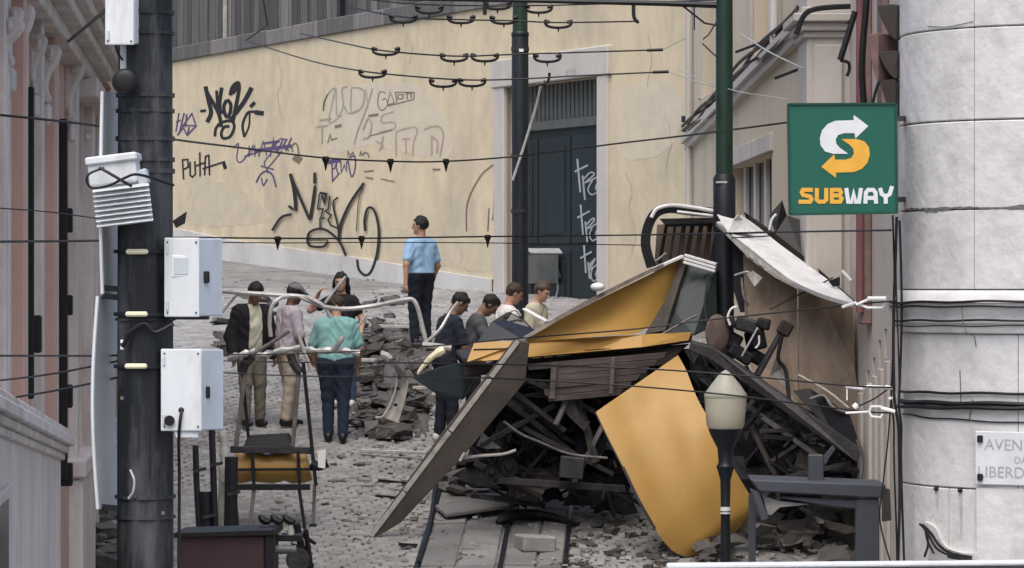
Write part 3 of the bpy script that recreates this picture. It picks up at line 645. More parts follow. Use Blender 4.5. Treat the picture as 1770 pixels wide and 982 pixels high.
# street name plate
plate_t = thing("street_name_plate", "pale marble street name plate with engraved grey capitals", "street sign", PL(.3, 0, zc_(838)))
slab = plate("plate", .002, .62, zc_(836), zc_(744), .035, .02, m_plate, plate_t)
def text_mesh(body, size, x, z, off, m, parent, name="lettering", bold=.0):
    cu = bpy.data.curves.new("t", 'FONT'); cu.body = body; cu.size = size; cu.offset = bold; cu.resolution_u = 3
    o = bpy.data.objects.new("t", cu); COL.objects.link(o)
    dg = bpy.context.evaluated_depsgraph_get(); me = bpy.data.meshes.new_from_object(o.evaluated_get(dg))
    mb = MB(); mb.add([PL(x + v.co.x, off, z + v.co.y) for v in me.vertices], [tuple(p.vertices) for p in me.polygons])
    bpy.data.objects.remove(o); bpy.data.curves.remove(cu)
    return mb.build(name, m, parent)
text_mesh("AVENIDA", .115, .075, zc_(776), .037, m_letter, plate_t)
text_mesh("DA", .07, .30, zc_(798), .037, m_letter, plate_t)
text_mesh("LIBERDADE", .115, .02, zc_(823), .037, m_letter, plate_t)
for v in (757, 823):
    q = MB(); q.box(PL(.045, .045, zc_(v)), (.04, .03, .05)); q.build("fixing_cap", m_black, plate_t, bevel=.005)

# ---- ornate building on the left
LF = Frame((-3.19, 20.9), (-4.95, 41.9), -1)
orn = thing("ornate_building", "grey and salmon building on the left with carved stone brackets", "building", (-4.4, 28, 0))
S0, S1 = -1.2, LF.s_at(206)
win = [(LF.s_at(176), LF.s_at(192), 4.95, 5.65)]
mb = MB(); LF.wall(mb, S0, S1, lambda a: G(LF.p(a, 0, 0).y) - .4, 8.5, win, depth=.35); mb.build("salmon_wall", m_pink, orn)
for h in win:
    q = MB(); LF.box(q, h[0], h[1], -.6, -.34, h[2], h[3]); q.build("window", m_glass, orn)
for (u, off, ln, mm) in ((-40, .11, .3, m_pink), (-12, .075, .25, m_lstone), (8, .03, .2, m_lstone), (14, .105, .25, m_pink), (38, .03, .2, m_lstone), (54, .08, .3, m_lstone), (76, .085, .25, m_pink), (92, .03, .3, m_lstone), (119, .075, .4, m_lstone), (136, .03, .3, m_lstone), (143, .10, .6, m_lstone), (160, .05, 1.5, m_lstone)):
    a = LF.s_at(u); q = MB(); LF.box(q, a, a + ln, -.02, off, G(LF.p(a, 0, 0).y) - .4, 5.25); q.build("pilaster", mm, orn, bevel=.008)
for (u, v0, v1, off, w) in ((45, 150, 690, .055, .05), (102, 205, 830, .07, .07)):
    a = LF.s_at(u); q = MB(); LF.box(q, a, a + .05, .0, off, LF.z_at(u, v1), LF.z_at(u, v0)); q.build("pipe_or_shade_strip", m_black, orn, bevel=.01)  # black strips painted in for the deep shade between the pilasters
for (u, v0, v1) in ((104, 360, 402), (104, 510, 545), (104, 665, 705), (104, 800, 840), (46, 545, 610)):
    a = LF.s_at(u) - .05; q = MB(); LF.box(q, a, a + .12, .0, .105, LF.z_at(u, v1), LF.z_at(u, v0)); q.build("shade_strip_block", m_black, orn, bevel=.01)  # wider black blocks along the same painted shade strips
for (u0) in (118,):
    a = LF.s_at(u0)
    q = MB(); LF.box(q, a - .08, a + 2.3, -.02, .13, G(LF.p(a, 0, 0).y) - .4, LF.z_at(140, 800)); q.build("pilaster_base", m_lstone, orn, bevel=.03)
    q = MB(); LF.box(q, a - .12, a + 2.4, -.02, .16, LF.z_at(140, 800), LF.z_at(140, 770)); q.build("base_moulding", m_lstone, orn, bevel=.02)
# cornice steps
for (o, z0, z1) in ((.16, 5.20, 5.32), (.28, 5.32, 5.42), (.36, 5.42, 5.52), (.44, 5.52, 5.75)):
    q = MB(); LF.box(q, S0, LF.s_at(150), -.02, o, z0, z1); q.build("cornice", m_lstone, orn, bevel=.012)
q = MB(); LF.box(q, LF.s_at(128), LF.s_at(165), -.02, .22, 5.02, 5.2); q.build("cornice", m_lstone, orn, bevel=.015)
# carved brackets: scroll profile in (offset, z) extruded along the wall
def bracket(u, vt, vb, proj, ln, mm=m_lstone):
    a = LF.s_at(u); zt, zb = LF.z_at(u, vt), LF.z_at(u, vb); H = zt - zb
    c = smooth_line([(.0, 1.0), (proj, 1.0), (proj * 1.06, .86), (proj * .86, .70), (proj * .52, .54), (proj * .34, .36), (proj * .36, .20), (proj * .52, .10), (proj * .36, .0), (.0, .0)], 4)
    q = MB(); q.prism([LF.p(a, max(o, -.02), zb + t * H) for o, t in c], tuple(LF.p(a + ln, 0, 0) - LF.p(a, 0, 0))); b = q.build("carved_bracket", mm, orn, bevel=.008)
    for (o, t, r) in ((proj * .62, .86, .16), (proj * .28, .13, .09)):
        q = MB(); q.lathe((0, 0, 0), [(r * H * .9, 0), (r * H * .9, .02), (r * H * .55, .02), (r * H * .5, .035), (.001, .045)], 14)
        cc = LF.p(a, o, zb + t * H); dn = V((-LF.d[0], -LF.d[1], 0)); nn = V((LF.n[0], LF.n[1], 0))
        q.v = [tuple(cc + nn * (x * .55) + V((0, 0, 1)) * y + dn * z) for x, y, z in q.v]; q.build("scroll", mm, b, smooth=True)
    q = MB(); q.box(LF.p(a + ln / 2, proj * .32, zb - .09), (.06, .12, .16)); q.build("pendant", mm, b, bevel=.02)
bracket(-10, 30, 120, .15, .35); bracket(22, 8, 135, .12, .3); bracket(8, 12, 112, .10, .25); bracket(70, 78, 175, .13, .35); bracket(52, 60, 160, .10, .3); bracket(112, 95, 210, .15, .5)
q = MB(); q.sphere(LF.p(LF.s_at(128), .12, LF.z_at(128, 238)), .03, 8); q.build("pendant", m_plinth, orn)
# little wall openings near the cornice
for (u, v) in ((68, 12), (120, 70), (172, 78)):
    p = LF.hit(u, v, 0); q = MB(); q.sphere(p + V((.06, -.2, 0)), .05, 10); q.build("iron_fixing", m_black, orn, smooth=True)
q = MB(); q.tube([P(118, 72, 26.5), P(150, 45, 22), P(182, 18, 17.6)], .012, 6); q.build("iron_rod", m_blackp, orn)
# low projecting wing with a raking ledge
off = .20; a1 = LF.s_at(105, off); a0 = -9.0
zL0, zL1 = LF.z_at(0, 690, off), LF.z_at(105, 748, off); s00 = LF.s_at(0, off)
def lz2(a): return zL0 + (zL1 - zL0) * (a - s00) / (a1 - s00)
q = MB(); c = [LF.p(a, o, z) for (a, o, z) in ((a0, -.02, -.3), (a1, -.02, -.3), (a1, off, -.3), (a0, off, -.3), (a0, -.02, lz2(a0) - .2), (a1, -.02, lz2(a1) - .2), (a1, off, lz2(a1) - .2), (a0, off, lz2(a0) - .2))]
q.add(c, [(0, 1, 2, 3), (7, 6, 5, 4), (0, 4, 5, 1), (1, 5, 6, 2), (2, 6, 7, 3), (3, 7, 4, 0)]); q.build("low_wing", mat("pale_render", (.60, .545, .50), .9, var=.1, scale=2, dirt=(.28, .265, .255), dirt_amt=.6, dirt_scale=1.5, stretch=(1, 1, .3)), orn)
for (o, h0, h1) in ((.03, -.20, -.15), (.06, -.15, -.10), (.10, -.10, -.03), (.075, -.03, .02)):
    c = [LF.p(a, oo, lz2(a) + h) for h in (h0, h1) for (a, oo) in ((a0, -.02), (a1 + .03, -.02), (a1 + .03, off + o), (a0, off + o))]
    q = MB(); q.add(c, [(0, 1, 2, 3), (7, 6, 5, 4), (0, 4, 5, 1), (1, 5, 6, 2), (2, 6, 7, 3), (3, 7, 4, 0)]); q.build("raking_ledge", m_lstone, orn, bevel=.008)
q = MB(); LF.box(q, LF.s_at(-90, off), LF.s_at(12, off), off - .01, off + .03, .2, LF.z_at(10, 838, off)); q.build("window_surround", m_lstone, orn, bevel=.012)
q = MB(); LF.box(q, LF.s_at(-90, off), LF.s_at(4, off), off + .02, off + .036, .2, LF.z_at(4, 862, off)); q.build("window", m_glass, orn)

# ================================================================ POLES, BOXES, SIGNS, WIRES
def quadbox(mb, pts_front, vec): return mb.prism(pts_front, vec)
# ---- near pole (octagonal)
NPX, NPY = (251 - 885) * 17 / F, 17.0
npole = thing("catenary_pole", "thick dark steel pole nearest the camera, hung with white cabinets", "pole", (NPX, NPY, 0))
def npz(v): return ZC + (491 - v) * 17 / F
q = MB(); n = 8; rads = [(.156, -.1), (.153, npz(700)), (.148, npz(100)), (.140, npz(-900))]
vs = [V((NPX + r * math.cos(2 * math.pi * (k + .5) / n + .12), NPY + r * math.sin(2 * math.pi * (k + .5) / n + .12), z)) for r, z in rads for k in range(n)]
q.add(vs, [(i * n + k, i * n + (k + 1) % n, (i + 1) * n + (k + 1) % n, (i + 1) * n + k) for i in range(len(rads) - 1) for k in range(n)]); q.build("shaft", m_near, npole, bevel=.008)
for v, h, r in ((22, .02, .155), (58, .015, .156), (165, .018, .157), (192, .016, .157), (240, .02, .158), (276, .018, .158), (296, .02, .158), (552, .012, .16), (858, .014, .163), (893, .012, .163)):
    q = MB(); q.lathe((NPX, NPY, npz(v)), [(r - .02, -h * .6), (r - .007, -h * .6), (r - .007, h * .6), (r - .02, h * .6)], 16); q.build("strap", m_near, npole, smooth=True)
for v, du in ((435, 0), (543, -1), (633, -2)):
    q = MB(); q.lathe((NPX, NPY, npz(v)), [(.13, -.009), (.161, -.009), (.161, .009), (.13, .009)], 24); q.build("strap", m_blackp, npole, smooth=True)
    q = MB(); c = P(237 + du, v, 16.828); q.box(c, (.112, .02, .026)); q.build("buckle", m_refl, npole, bevel=.008)
q = MB(); q.tube(smooth_line([P(225, 812, 16.83), P(232, 830, 16.82), P(230, 850, 16.82), P(222, 862, 16.83)], 4), .006, 6); q.build("bent_wire", m_tube, npole)
q = MB(); q.tube(smooth_line([P(212, 600, 16.84), P(225, 575, 16.83), P(250, 560, 16.83), P(268, 575, 16.83), P(300, 560, 16.85)], 4), .011, 6); q.build("cable", m_black, npole, smooth=True)
for (u, v) in ((211, 590), (211, 601), (282, 887), (232, 858), (211, 688)):
    q = MB(); q.box(P(u, v, 16.84), (.016, .012, .016)); q.build("bolt", m_porc if v < 610 else m_steel2, npole)

q = MB(); q.prism([P(298, 382, 16.9), P(322, 366, 16.9), P(319, 386, 16.9), P(304, 394, 16.9)], (0, .03, 0)); q.build("bracket", m_black, npole)
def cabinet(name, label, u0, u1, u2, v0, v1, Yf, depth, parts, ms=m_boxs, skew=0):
    t = thing(name, label, "cabinet", P((u0 + u1) / 2, v1, Yf))
    # front face faces the camera turned a little left, so its right side shows
    A, B = P(u0, v0, Yf), P(u1, v0, Yf - .015); D = P(u2, v0, Yf + depth)
    H = (v1 - v0) * Yf / F
    side = D - B; q = MB()
    base = [A, B, D, A + side]
    q.add([p for p in base] + [p - V((0, 0, H)) for p in base], [(0, 1, 2, 3), (7, 6, 5, 4), (0, 4, 5, 1), (1, 5, 6, 2), (2, 6, 7, 3), (3, 7, 4, 0)])
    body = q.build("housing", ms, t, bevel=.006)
    n_ = (B - A).cross(V((0, 0, 1))).normalized(); n_ = n_ if n_.y < 0 else -n_
    q = MB(); q.prism([A + n_ * .004 + V((-.003, 0, .003)), B + n_ * .004 + V((.002, 0, .003)), B + n_ * .004 - V((-.002, 0, H + .003)), A + n_ * .004 - V((.003, 0, H + .003))], n_ * .016)
    q.build("door", m_box, t, bevel=.006, seg=2)
    for f in (.14, .86):
        q = MB(); c = A + V((.012, -.024, -H * f)); q.box(c, (.012, .012, .05)); q.build("hinge", m_signback, t, bevel=.003)
    for fx_ in (.08, .92):
        for f in (.05, .95):
            q = MB(); c = A + (B - A) * fx_ + n_ * .022 - V((0, 0, H * f)); q.sphere(c, .006, 6); q.build("screw", m_steel2, t)
    return t, A, B, D, n_, H
t, A, B, D, n_, H = cabinet("equipment_cabinet", "white cabinet with a square grey label, upper of two right of the near pole", 286, 345, 385, 412, 547, 16.86, .16, None)
def on_front(u, v, Yf, o): return P(u, v, Yf - .026 - o)
q = MB(); q.box(on_front(313, 460, 16.86, 0), (.095, .006, .11)); lab = q.build("label_frame", m_porc, t, bevel=.003)
q = MB(); q.box(on_front(313, 460, 16.86, .004), (.072, .006, .082)); q.build("label_plate", m_signback, lab)
q = MB(); q.box(P(357, 479, 16.885), (.03, .03, .06)); q.build("latch", m_black, t, bevel=.006)
q = MB(); q.beam(P(300, 549, 16.9), P(360, 549, 16.95), .05, .02); q.build("bracket", m_steel, t)
t, A, B, D, n_, H = cabinet("equipment_cabinet", "white cabinet with two black cable holes, lower of two right of the near pole", 280, 349, 387, 604, 744, 16.84, .16, None)
q = MB(); q.sphere(on_front(314, 709, 16.84, -.01), .02, 10); q.build("cable_gland", m_black, t, smooth=True)
q = MB(); q.tube(smooth_line([on_front(314, 709, 16.84, .01), on_front(311, 730, 16.84, .02), on_front(309, 765, 16.84, -.02), on_front(310, 830, 16.84, -.1), on_front(309, 1010, 16.84, -.1)], 4), .008, 6); q.build("cable", m_black, t, smooth=True)
q = MB(); q.lathe((0, 0, 0), [(.001, 0), (.026, 0), (.026, .012), (.001, .012)], 14); c = on_front(293, 727, 16.84, .004); q.v = [(c.x + x, c.y - z, c.z + y_) for x, y_, z in q.v]; q.build("cable_hole", m_black, t)
q = MB(); q.prism([on_front(302, 745, 16.84, -.01), on_front(342, 745, 16.84, -.01), on_front(342, 756, 16.84, -.01), on_front(304, 756, 16.84, -.01)], (0, .06, 0)); q.build("bottom_flange", m_box, t)
q = MB(); q.box(P(358, 678, 16.87), (.03, .03, .06)); q.build("latch", m_black, t, bevel=.006)
t, A, B, D, n_, H = cabinet("equipment_cabinet", "white box at the top left of the near pole", 184, 232, 246, -30, 77, 16.80, .12, None, ms=m_box)
q = MB(); q.tube([P(214, 78, 16.9), P(214, 120, 16.9)], .018, 8); q.build("stem", m_tube, t)
q = MB(); q.tube(smooth_line([P(200, 78, 16.85), P(204, 92, 16.85), P(212, 104, 16.87)], 4), .006, 6); q.build("cable", m_black, t)
q = MB(); q.box(P(205, 30, 16.79), (.008, .012, .14)); q.build("seam", m_signback, t)
# bell
t = thing("alarm_bell", "black round alarm bell under the top white box", "bell", P(216, 165, 16.8))
q = MB(); q.lathe((0, 0, 0), [(.001, .022), (.03, .021), (.055, .015), (.066, .0), (.066, -.03), (.001, -.03)], 20); c = P(216, 141, 16.78); q.v = [(c.x + x, c.y - z, c.z + y_) for x, y_, z in q.v]; q.build("dome", m_black, t, smooth=True)
q = MB(); q.box(P(224, 141, 16.83), (.06, .06, .05)); q.build("mount", m_blackp, t)
# sign plates seen from behind and edge-on
for (lab, u0, u1, va, vb, bow) in (("upper curved grey sign plate seen edge on left of the near pole", 174, 206, 158, 508, 3), ("longer lower grey sign plate bulging left of the near pole", 166, 204, 512, 880, 9)):
    t = thing("road_sign", lab, "sign", P(u1, vb, 16.9))
    rows = []
    for i in range(17):
        f = i / 16; v = va + (vb - va) * f; b = bow * math.sin(math.pi * f); r = []
        for j in range(7):
            g = j / 6; r.append(P(u0 + 4 - b + (u1 - u0) * g - 3 * math.sin(math.pi * g), v, 16.84 + .42 * g))
        rows.append(r)
    q = MB(); q.grid(rows, (-.012, .006, 0)); q.build("plate", m_signback, t, smooth=True)
    e = [(r[0].x - .003, r[0].y - .004, r[0].z) for r in rows]; q = MB(); q.tube(e, .009, 6); q.build("rim", m_box, t, smooth=True)
    for f in (.0 if va > 300 else .97, .99 if va > 300 else .5):
        z = va + (vb - va) * f; q = MB(); q.beam(P(178, z, 16.9), P(215, z + 3, 16.95), .03, .028); q.build("clamp", m_blackp, t)
# louvred siren box
t = thing("louvred_siren_box", "tilted white louvred box with a black cable loop left of the near pole", "box", P(205, 392, 16.6))
def LB(x, y, o): # local px rotated 7 degrees about (205,328)
    a = R(-7); dx, dy = x - 205, y - 328; return P(205 + dx * math.cos(a) - dy * math.sin(a), 328 + dx * math.sin(a) + dy * math.cos(a), 16.62 + o)
q = MB(); q.prism([LB(156, 272, 0), LB(240, 272, 0), LB(240, 318, 0), LB(156, 318, 0)], (0, .2, 0)); q.build("hood", m_box, t, bevel=.012, seg=2)
q = MB(); q.prism([LB(153, 266, -.02), LB(243, 266, -.02), LB(243, 280, -.02), LB(153, 280, -.02)], (0, .24, 0)); q.build("lid", m_box, t, bevel=.008)
q = MB(); q.prism([LB(166, 318, .03), LB(252, 318, .03), LB(252, 388, .03), LB(166, 388, .03)], (0, .16, 0)); q.build("core", m_signback, t)
q = MB(); q.prism([LB(240, 300, .01), LB(256, 296, .04), LB(258, 322, .04), LB(240, 326, .01)], (0, .1, 0)); q.build("side_cover", m_signback, t, bevel=.006)
for i in range(8):
    y0 = 321 + i * 8.6
    q = MB(); q.add([LB(161, y0 + 1.0, .02), LB(257, y0 + 1.0, .02), LB(259, y0 + 6.4, -.02), LB(159, y0 + 6.4, -.02)] + [LB(161, y0 + 1.0, .2), LB(257, y0 + 1.0, .2), LB(259, y0 + 6.4, .2), LB(159, y0 + 6.4, .2)],
                    [(0, 1, 2, 3), (7, 6, 5, 4), (0, 4, 5, 1), (1, 5, 6, 2), (2, 6, 7, 3), (3, 7, 4, 0)]); q.build("louvre", m_box, t, bevel=.003)
q = MB(); q.tube(smooth_line([P(180, 290, 16.58), P(155, 300, 16.56), P(150, 313, 16.56), P(160, 325, 16.56), P(190, 320, 16.56), P(215, 308, 16.56), P(240, 302, 16.58), P(300, 320, 16.80)], 5), .007, 6); q.build("cable", m_black, t, smooth=True)
q = MB(); q.tube(smooth_line([P(172, 290, 16.57), P(190, 300, 16.55), P(212, 313, 16.55), P(228, 322, 16.56)], 4), .008, 6); q.build("cable", m_black, t, smooth=True)

# ---- far pole and right pole, and the cross arm
def pole(label, u, Y, w0, split_v, arms=()):
    x = (u - 885) * Y / F; t = thing("catenary_pole", label, "pole", (x, Y, G(Y)))
    r = w0 * Y / F / 2; zs = ZC + (491 - split_v) * Y / F; zt = ZC + (491 + 260) * Y / F
    q = MB(); q.lathe((x, Y, 0), [(r * 1.12, G(Y) - .2), (r * 1.12, zs), (r * 1.02, zs + .04)], 20); q.build("lower_shaft", m_blackp, t, smooth=True)
    q = MB(); q.lathe((x, Y, 0), [(r, zs - .02), (r * .95, zt), (.001, zt)], 20); q.build("upper_shaft", m_green, t, smooth=True)
    q = MB(); q.lathe((x, Y, zs), [(r * 1.1, -.03), (r * 1.18, -.02), (r * 1.18, .02), (r * 1.05, .04)], 20); q.build("collar", m_blackp, t, smooth=True)
    return t, x, r
t, fx, fr = pole("green and black pole standing before the dark portal", 899, 46.0, 26, 60)
for v in (270, 85, 365): 
    q = MB(); q.lathe((fx, 46, ZC + (491 - v) * 46 / F), [(fr * 1.1, -.03), (fr * 1.2, -.03), (fr * 1.2, .03), (fr * 1.1, .03)], 16); q.build("band", m_steel, t)
q = MB(); q.box(P(901, 87, 45.87), (.06, .01, .04)); q.build("sticker", m_porc, t)
t, rx, rr = pole("green pole on the right that the wrecked car is wrapped around", 1252, 36.0, 30, 308)
q = MB(); q.lathe((rx, 36, 0), [(rr * 1.3, ZC + (491 - 400) * 36 / F), (rr * 1.3, ZC + (491 - 308) * 36 / F), (rr, ZC + (491 - 302) * 36 / F)], 16); q.build("sleeve", m_blackp, t, smooth=True)
q = MB(); q.box(P(1247, 315, 35.88), (.12, .01, .02)); q.build("sticker", m_tube, t)
q = MB(); q.tube([P(585, -4, 36), P(900, 1, 36), P(1150, 6, 36), P(1240, 9, 36)], [.018, .022, .03, .035], 8); q.build("cross_arm", m_blackp, t, smooth=True)
q = MB(); q.tube([P(1180, 10, 36), P(1218, 40, 36), P(1240, 44, 36)], .012, 6); q.build("arm_brace", m_blackp, t)
q = MB(); q.tube(smooth_line([P(1095, 8, 36), P(1096, 30, 36), P(1104, 40, 36)], 4), [.02] * 8 + [.012], 6); q.build("hanger_hook", m_blackp, t)
for (a, b) in (((1240, 35), (1225, 60)), ((1225, 60), (1215, 68)), ((1200, 10), (1200, 52)), ((1240, 100), (1214, 75))):
    q = MB(); q.tube([P(*a, 36), P(*b, 36)], .008, 5); q.build("stay", m_blackp, t)

# ---- overhead wires
def yoke(u, v, Y, par, w=46):
    h = w / 2; q = MB()
    pts = [P(u - h, v - 6, Y), P(u - h * .93, v + 2, Y), P(u - h * .55, v + 6, Y), P(u, v + 7, Y), P(u + h * .55, v + 6, Y), P(u + h * .93, v + 2, Y), P(u + h, v - 6, Y)]
    q.tube(smooth_line(pts, 3), .018, 6); q.tube([P(u, v + 6, Y), P(u, v + 15, Y)], [.018, .005], 6)
    q.tube([P(u - h - 1, v - 5, Y), P(u - h + 8, v - 2, Y)], .026, 6); q.tube([P(u + h + 1, v - 5, Y), P(u + h - 8, v - 2, Y)], .026, 6)
    return q.build("yoke", m_wire, par, smooth=True)
def hanger(u, v, Y, par, k=1.0):
    q = MB(); c = P(u, v, Y); q.lathe(c, [(.001, .05 * k), (.045 * k, .045 * k), (.055 * k, .0), (.04 * k, -.03 * k), (.03 * k, -.05 * k), (.022 * k, -.09 * k), (.003, -.16 * k)], 10); return q.build("insulator", m_wire, par, smooth=True)
def wire(label, pts, r, extras=(), smooth=5):
    p3 = [P(*p) for p in pts]; t = thing("overhead_wire", label, "wire", p3[0])
    q = MB(); q.tube(smooth_line(p3, smooth), r, 5); q.build("strand", m_wire, t, smooth=True)
    return t
t = wire("sagging wire with three black yokes, lowest over the ochre wall", [(430, 72, 60), (540, 106, 52), (620, 122, 46), (700, 131, 45), (800, 138, 44), (890, 137, 44), (1000, 131, 44), (1155, 124, 44)], .011)
for u, v in ((644, 127), (766, 143), (816, 142)): yoke(u, v, 45, t)
q = MB(); q.tube([P(1128, 125, 44), P(1156, 124, 44)], .022, 6); q.build("wire_end", m_wire, t); q = MB(); q.tube([P(1156, 124, 44), P(1200, 140, 40), P(1240, 152, 36.1)], .006, 5); q.build("stay", m_tube, t)
t = wire("sagging wire with four black yokes, second above the wall's tags", [(520, 58, 56), (600, 76, 48), (665, 88, 45), (785, 97, 44), (890, 94, 44), (1145, 86, 44)], .011)
for u, v in ((667, 88), (785, 99), (838, 99), (946, 100)): yoke(u, v, 44.6, t)
q = MB(); q.tube([P(1118, 87, 44), P(1146, 86, 44)], .022, 6); q.build("wire_end", m_wire, t); q = MB(); q.tube([P(1146, 86, 44), P(1185, 66, 42)], .006, 5); q.build("stay", m_tube, t)
t = wire("wire with four black yokes just under the top cross arm", [(600, 12, 48), (700, 30, 45), (797, 34, 44), (890, 36, 44), (965, 39, 44), (1100, 37, 44)], .011)
for u, v in ((697, 32), (797, 33), (871, 34), (965, 41)): yoke(u, v, 44.4, t)
t = wire("topmost wire with three black yokes at the photo's upper edge", [(560, -12, 48), (700, 6, 45), (860, 10, 44), (1000, 8, 44), (1235, 0, 40)], .010)
for u, v in ((742, 16), (860, 9), (931, 15)): yoke(u, v, 44.2, t)
q = MB(); q.beam(P(838, 0, 44), P(838, 26, 44), .05, .03); q.build("spacer", m_wire, t)
t = wire("pale stay wire anchored on the wall's coping", [(452, -20, 60), (462, 44, 60), (425, 70, 62)], .016, smooth=1)
t = wire("long wire with cone insulators crossing the wall's purple tag", [(-30, 196, 19.5), (80, 207, 20), (170, 218, 21), (300, 241, 23), (420, 256, 26), (560, 273, 29), (680, 279, 30), (770, 279, 31), (895, 270, 32), (1060, 249, 30), (1180, 235, 28), (1290, 221, 26), (1380, 209, 24.9)], .008)
for u, v, Y in ((563, 276, 29), (675, 280, 30), (771, 280, 31)): hanger(u, v, Y, t, .6)
t = wire("level wire with cone insulators passing behind the officer's head", [(-30, 418, 19), (170, 416, 22), (310, 411, 25), (480, 412, 30), (625, 412, 31), (843, 409, 32), (1115, 406, 33), (1300, 402, 30), (1540, 398, 25)], .008)
for u, v, Y in ((480, 414, 30), (625, 413, 31), (843, 411, 32)): hanger(u, v, Y, t, .6)
t = wire("thin lower companion of the level insulated wire", [(310, 418, 25.5), (480, 420, 30), (640, 419, 31), (843, 420, 32), (1118, 424, 34)], .005)
t = wire("faint thin line on the left house below the sign plate top", [(-30, 358, 19.2), (80, 366, 20), (170, 378, 20.8)], .004)
for lab, pl in (("uppermost of three wires from the left house to the near pole", [(-20, 615, 18.5), (80, 615, 18), (166, 615, 17.4), (215, 614, 17)]), ("middle one of three wires from the left house to the near pole", [(-20, 660, 18.5), (80, 648, 18), (166, 632, 17.4), (215, 622, 17)]), ("lowest of three wires from the left house to the near pole", [(-20, 694, 18.5), (80, 678, 18), (166, 661, 17.4), (215, 650, 17)])):
    wire(lab, pl, .006)
t = wire("wire from the near pole rising past the yellow sheet to the corner", [(303, 612, 17.1), (500, 612, 20), (700, 602, 23), (920, 583, 25), (1086, 570, 25.5), (1200, 556, 25.5), (1320, 543, 25.3), (1480, 526, 25), (1550, 520, 24.8)], [.003 + .003 * min(1, k_ / 15) for k_ in range(41)])
def strain(par, pts, r=.016):
    q = MB(); q.tube([P(*p) for p in pts], r, 8); q.build("strain_clamp", m_porc, par, smooth=True)
strain(t, [(1456, 531, 25), (1480, 523, 24.95)], .012); strain(t, [(1478, 524, 24.95), (1500, 532, 24.9), (1525, 532, 24.9), (1531, 522, 24.9), (1522, 515, 24.9), (1500, 518, 24.9), (1480, 527, 24.9)], .010)
strain(t, [(1500, 516, 24.9), (1532, 516, 24.85)], .016)
t = wire("wire crossing the top of the curved yellow panel to the corner", [(303, 622, 17.1), (500, 626, 20), (760, 628, 24), (987, 633, 25.5), (1141, 639, 25.5), (1300, 651, 25.3), (1456, 666, 25), (1545, 670, 24.85)], [.003 + .0035 * min(1, k_ / 15) for k_ in range(36)])
strain(t, [(1462, 668, 25), (1490, 672, 24.95), (1500, 668, 24.95), (1538, 671, 24.88)], .013); strain(t, [(1464, 668, 25), (1464, 692, 25)], .006); strain(t, [(1530, 668, 24.9), (1545, 672, 24.9), (1548, 686, 24.9), (1536, 690, 24.9)], .014)
t = wire("wire crossing the middle of the curved yellow panel to the corner", [(303, 640, 17.1), (520, 650, 20), (760, 652, 24), (900, 656, 25.5), (1086, 667, 25.5), (1252, 682, 25.5), (1390, 699, 25.2), (1500, 712, 24.95), (1548, 714, 24.85)], [.003 + .0035 * min(1, k_ / 15) for k_ in range(41)])
strain(t, [(1462, 714, 25), (1500, 712, 24.95)], .009); strain(t, [(1502, 712, 24.95), (1506, 703, 24.95), (1522, 703, 24.95), (1530, 710, 24.9), (1522, 722, 24.9), (1506, 720, 24.9), (1502, 712, 24.9)], .011); strain(t, [(1524, 706, 24.9), (1548, 712, 24.85)], .016)
strain(t, [(1476, 705, 25), (1482, 699, 25)], .022)
q = MB(); q.tube(smooth_line([P(1482, 703, 25), P(1510, 690, 24.95), P(1536, 672, 24.9)], 4), .006, 5); q.build("jumper", m_wire, t)
# service line on the middle pole
t = wire("pale cable hanging down the pole before the portal", [(942, 138, 45.5), (935, 150, 45.6), (925, 190, 45.7), (905, 255, 45.75), (886, 312, 45.75)], .018); t.children[0].data.materials[0] = m_tube
q = MB(); q.tube(smooth_line([P(925, 148, 45.5), P(946, 142, 45.5), P(950, 126, 45.5)], 3), .022, 6); q.build("hook", m_wire, t)
t = wire("thin stay running from a house hook to the right pole", [(1168, 118, 48), (1252, 152, 36.2), (1360, 172, 35)], .006); t.children[0].data.materials[0] = m_tube
t = wire("short stay cable crossing the raking ledge", [(1280, 58, 38), (1330, 90, 36), (1388, 118, 35.2)], .009); t.children[0].data.materials[0] = m_tube

# ---- square green shop sign
SY = 24.6
sg = thing("shop_sign", "square green shop sign with a white and yellow S of two arrows", "sign", P(1456, 372, SY))
def SP(x, y, o): return P(x, y, SY - o)
q = MB(); q.prism([SP(1362, 180, 0), SP(1549, 179, 0), SP(1551, 368, 0), SP(1365, 371, 0)], (.0, .13, 0)); q.build("panel", m_subg, sg, bevel=.008)
q = MB()
for a, b in (((1362, 180), (1549, 179)), ((1549, 179), (1551, 368)), ((1551, 368), (1365, 371)), ((1365, 371), (1362, 180))): q.beam(SP(*a, .006), SP(*b, .006), .014, .014, (0, 1, 0))
q.build("frame", mat("sign_frame_dark_green", (.008, .06, .042), .4), sg)
def crop5(x, y): return (1170 + x * .5093, y * .5093)
wh = [(600, 390), (650, 428), (606, 470), (603, 452), (568, 452), (548, 458), (539, 472), (541, 488), (553, 502), (582, 522), (530, 522), (503, 514), (488, 494), (485, 470), (493, 442), (512, 421), (538, 410), (600, 408)]
ye = [(1140 - x, 994 - y) for x, y in wh]
for pts, m, nm in ((wh, m_subw, "white_arrow"), (ye, m_suby, "yellow_arrow")):
    q = MB(); q.prism([SP(*crop5(x, y), .004) for x, y in pts], (0, .003, 0)); q.build(nm, m, sg)
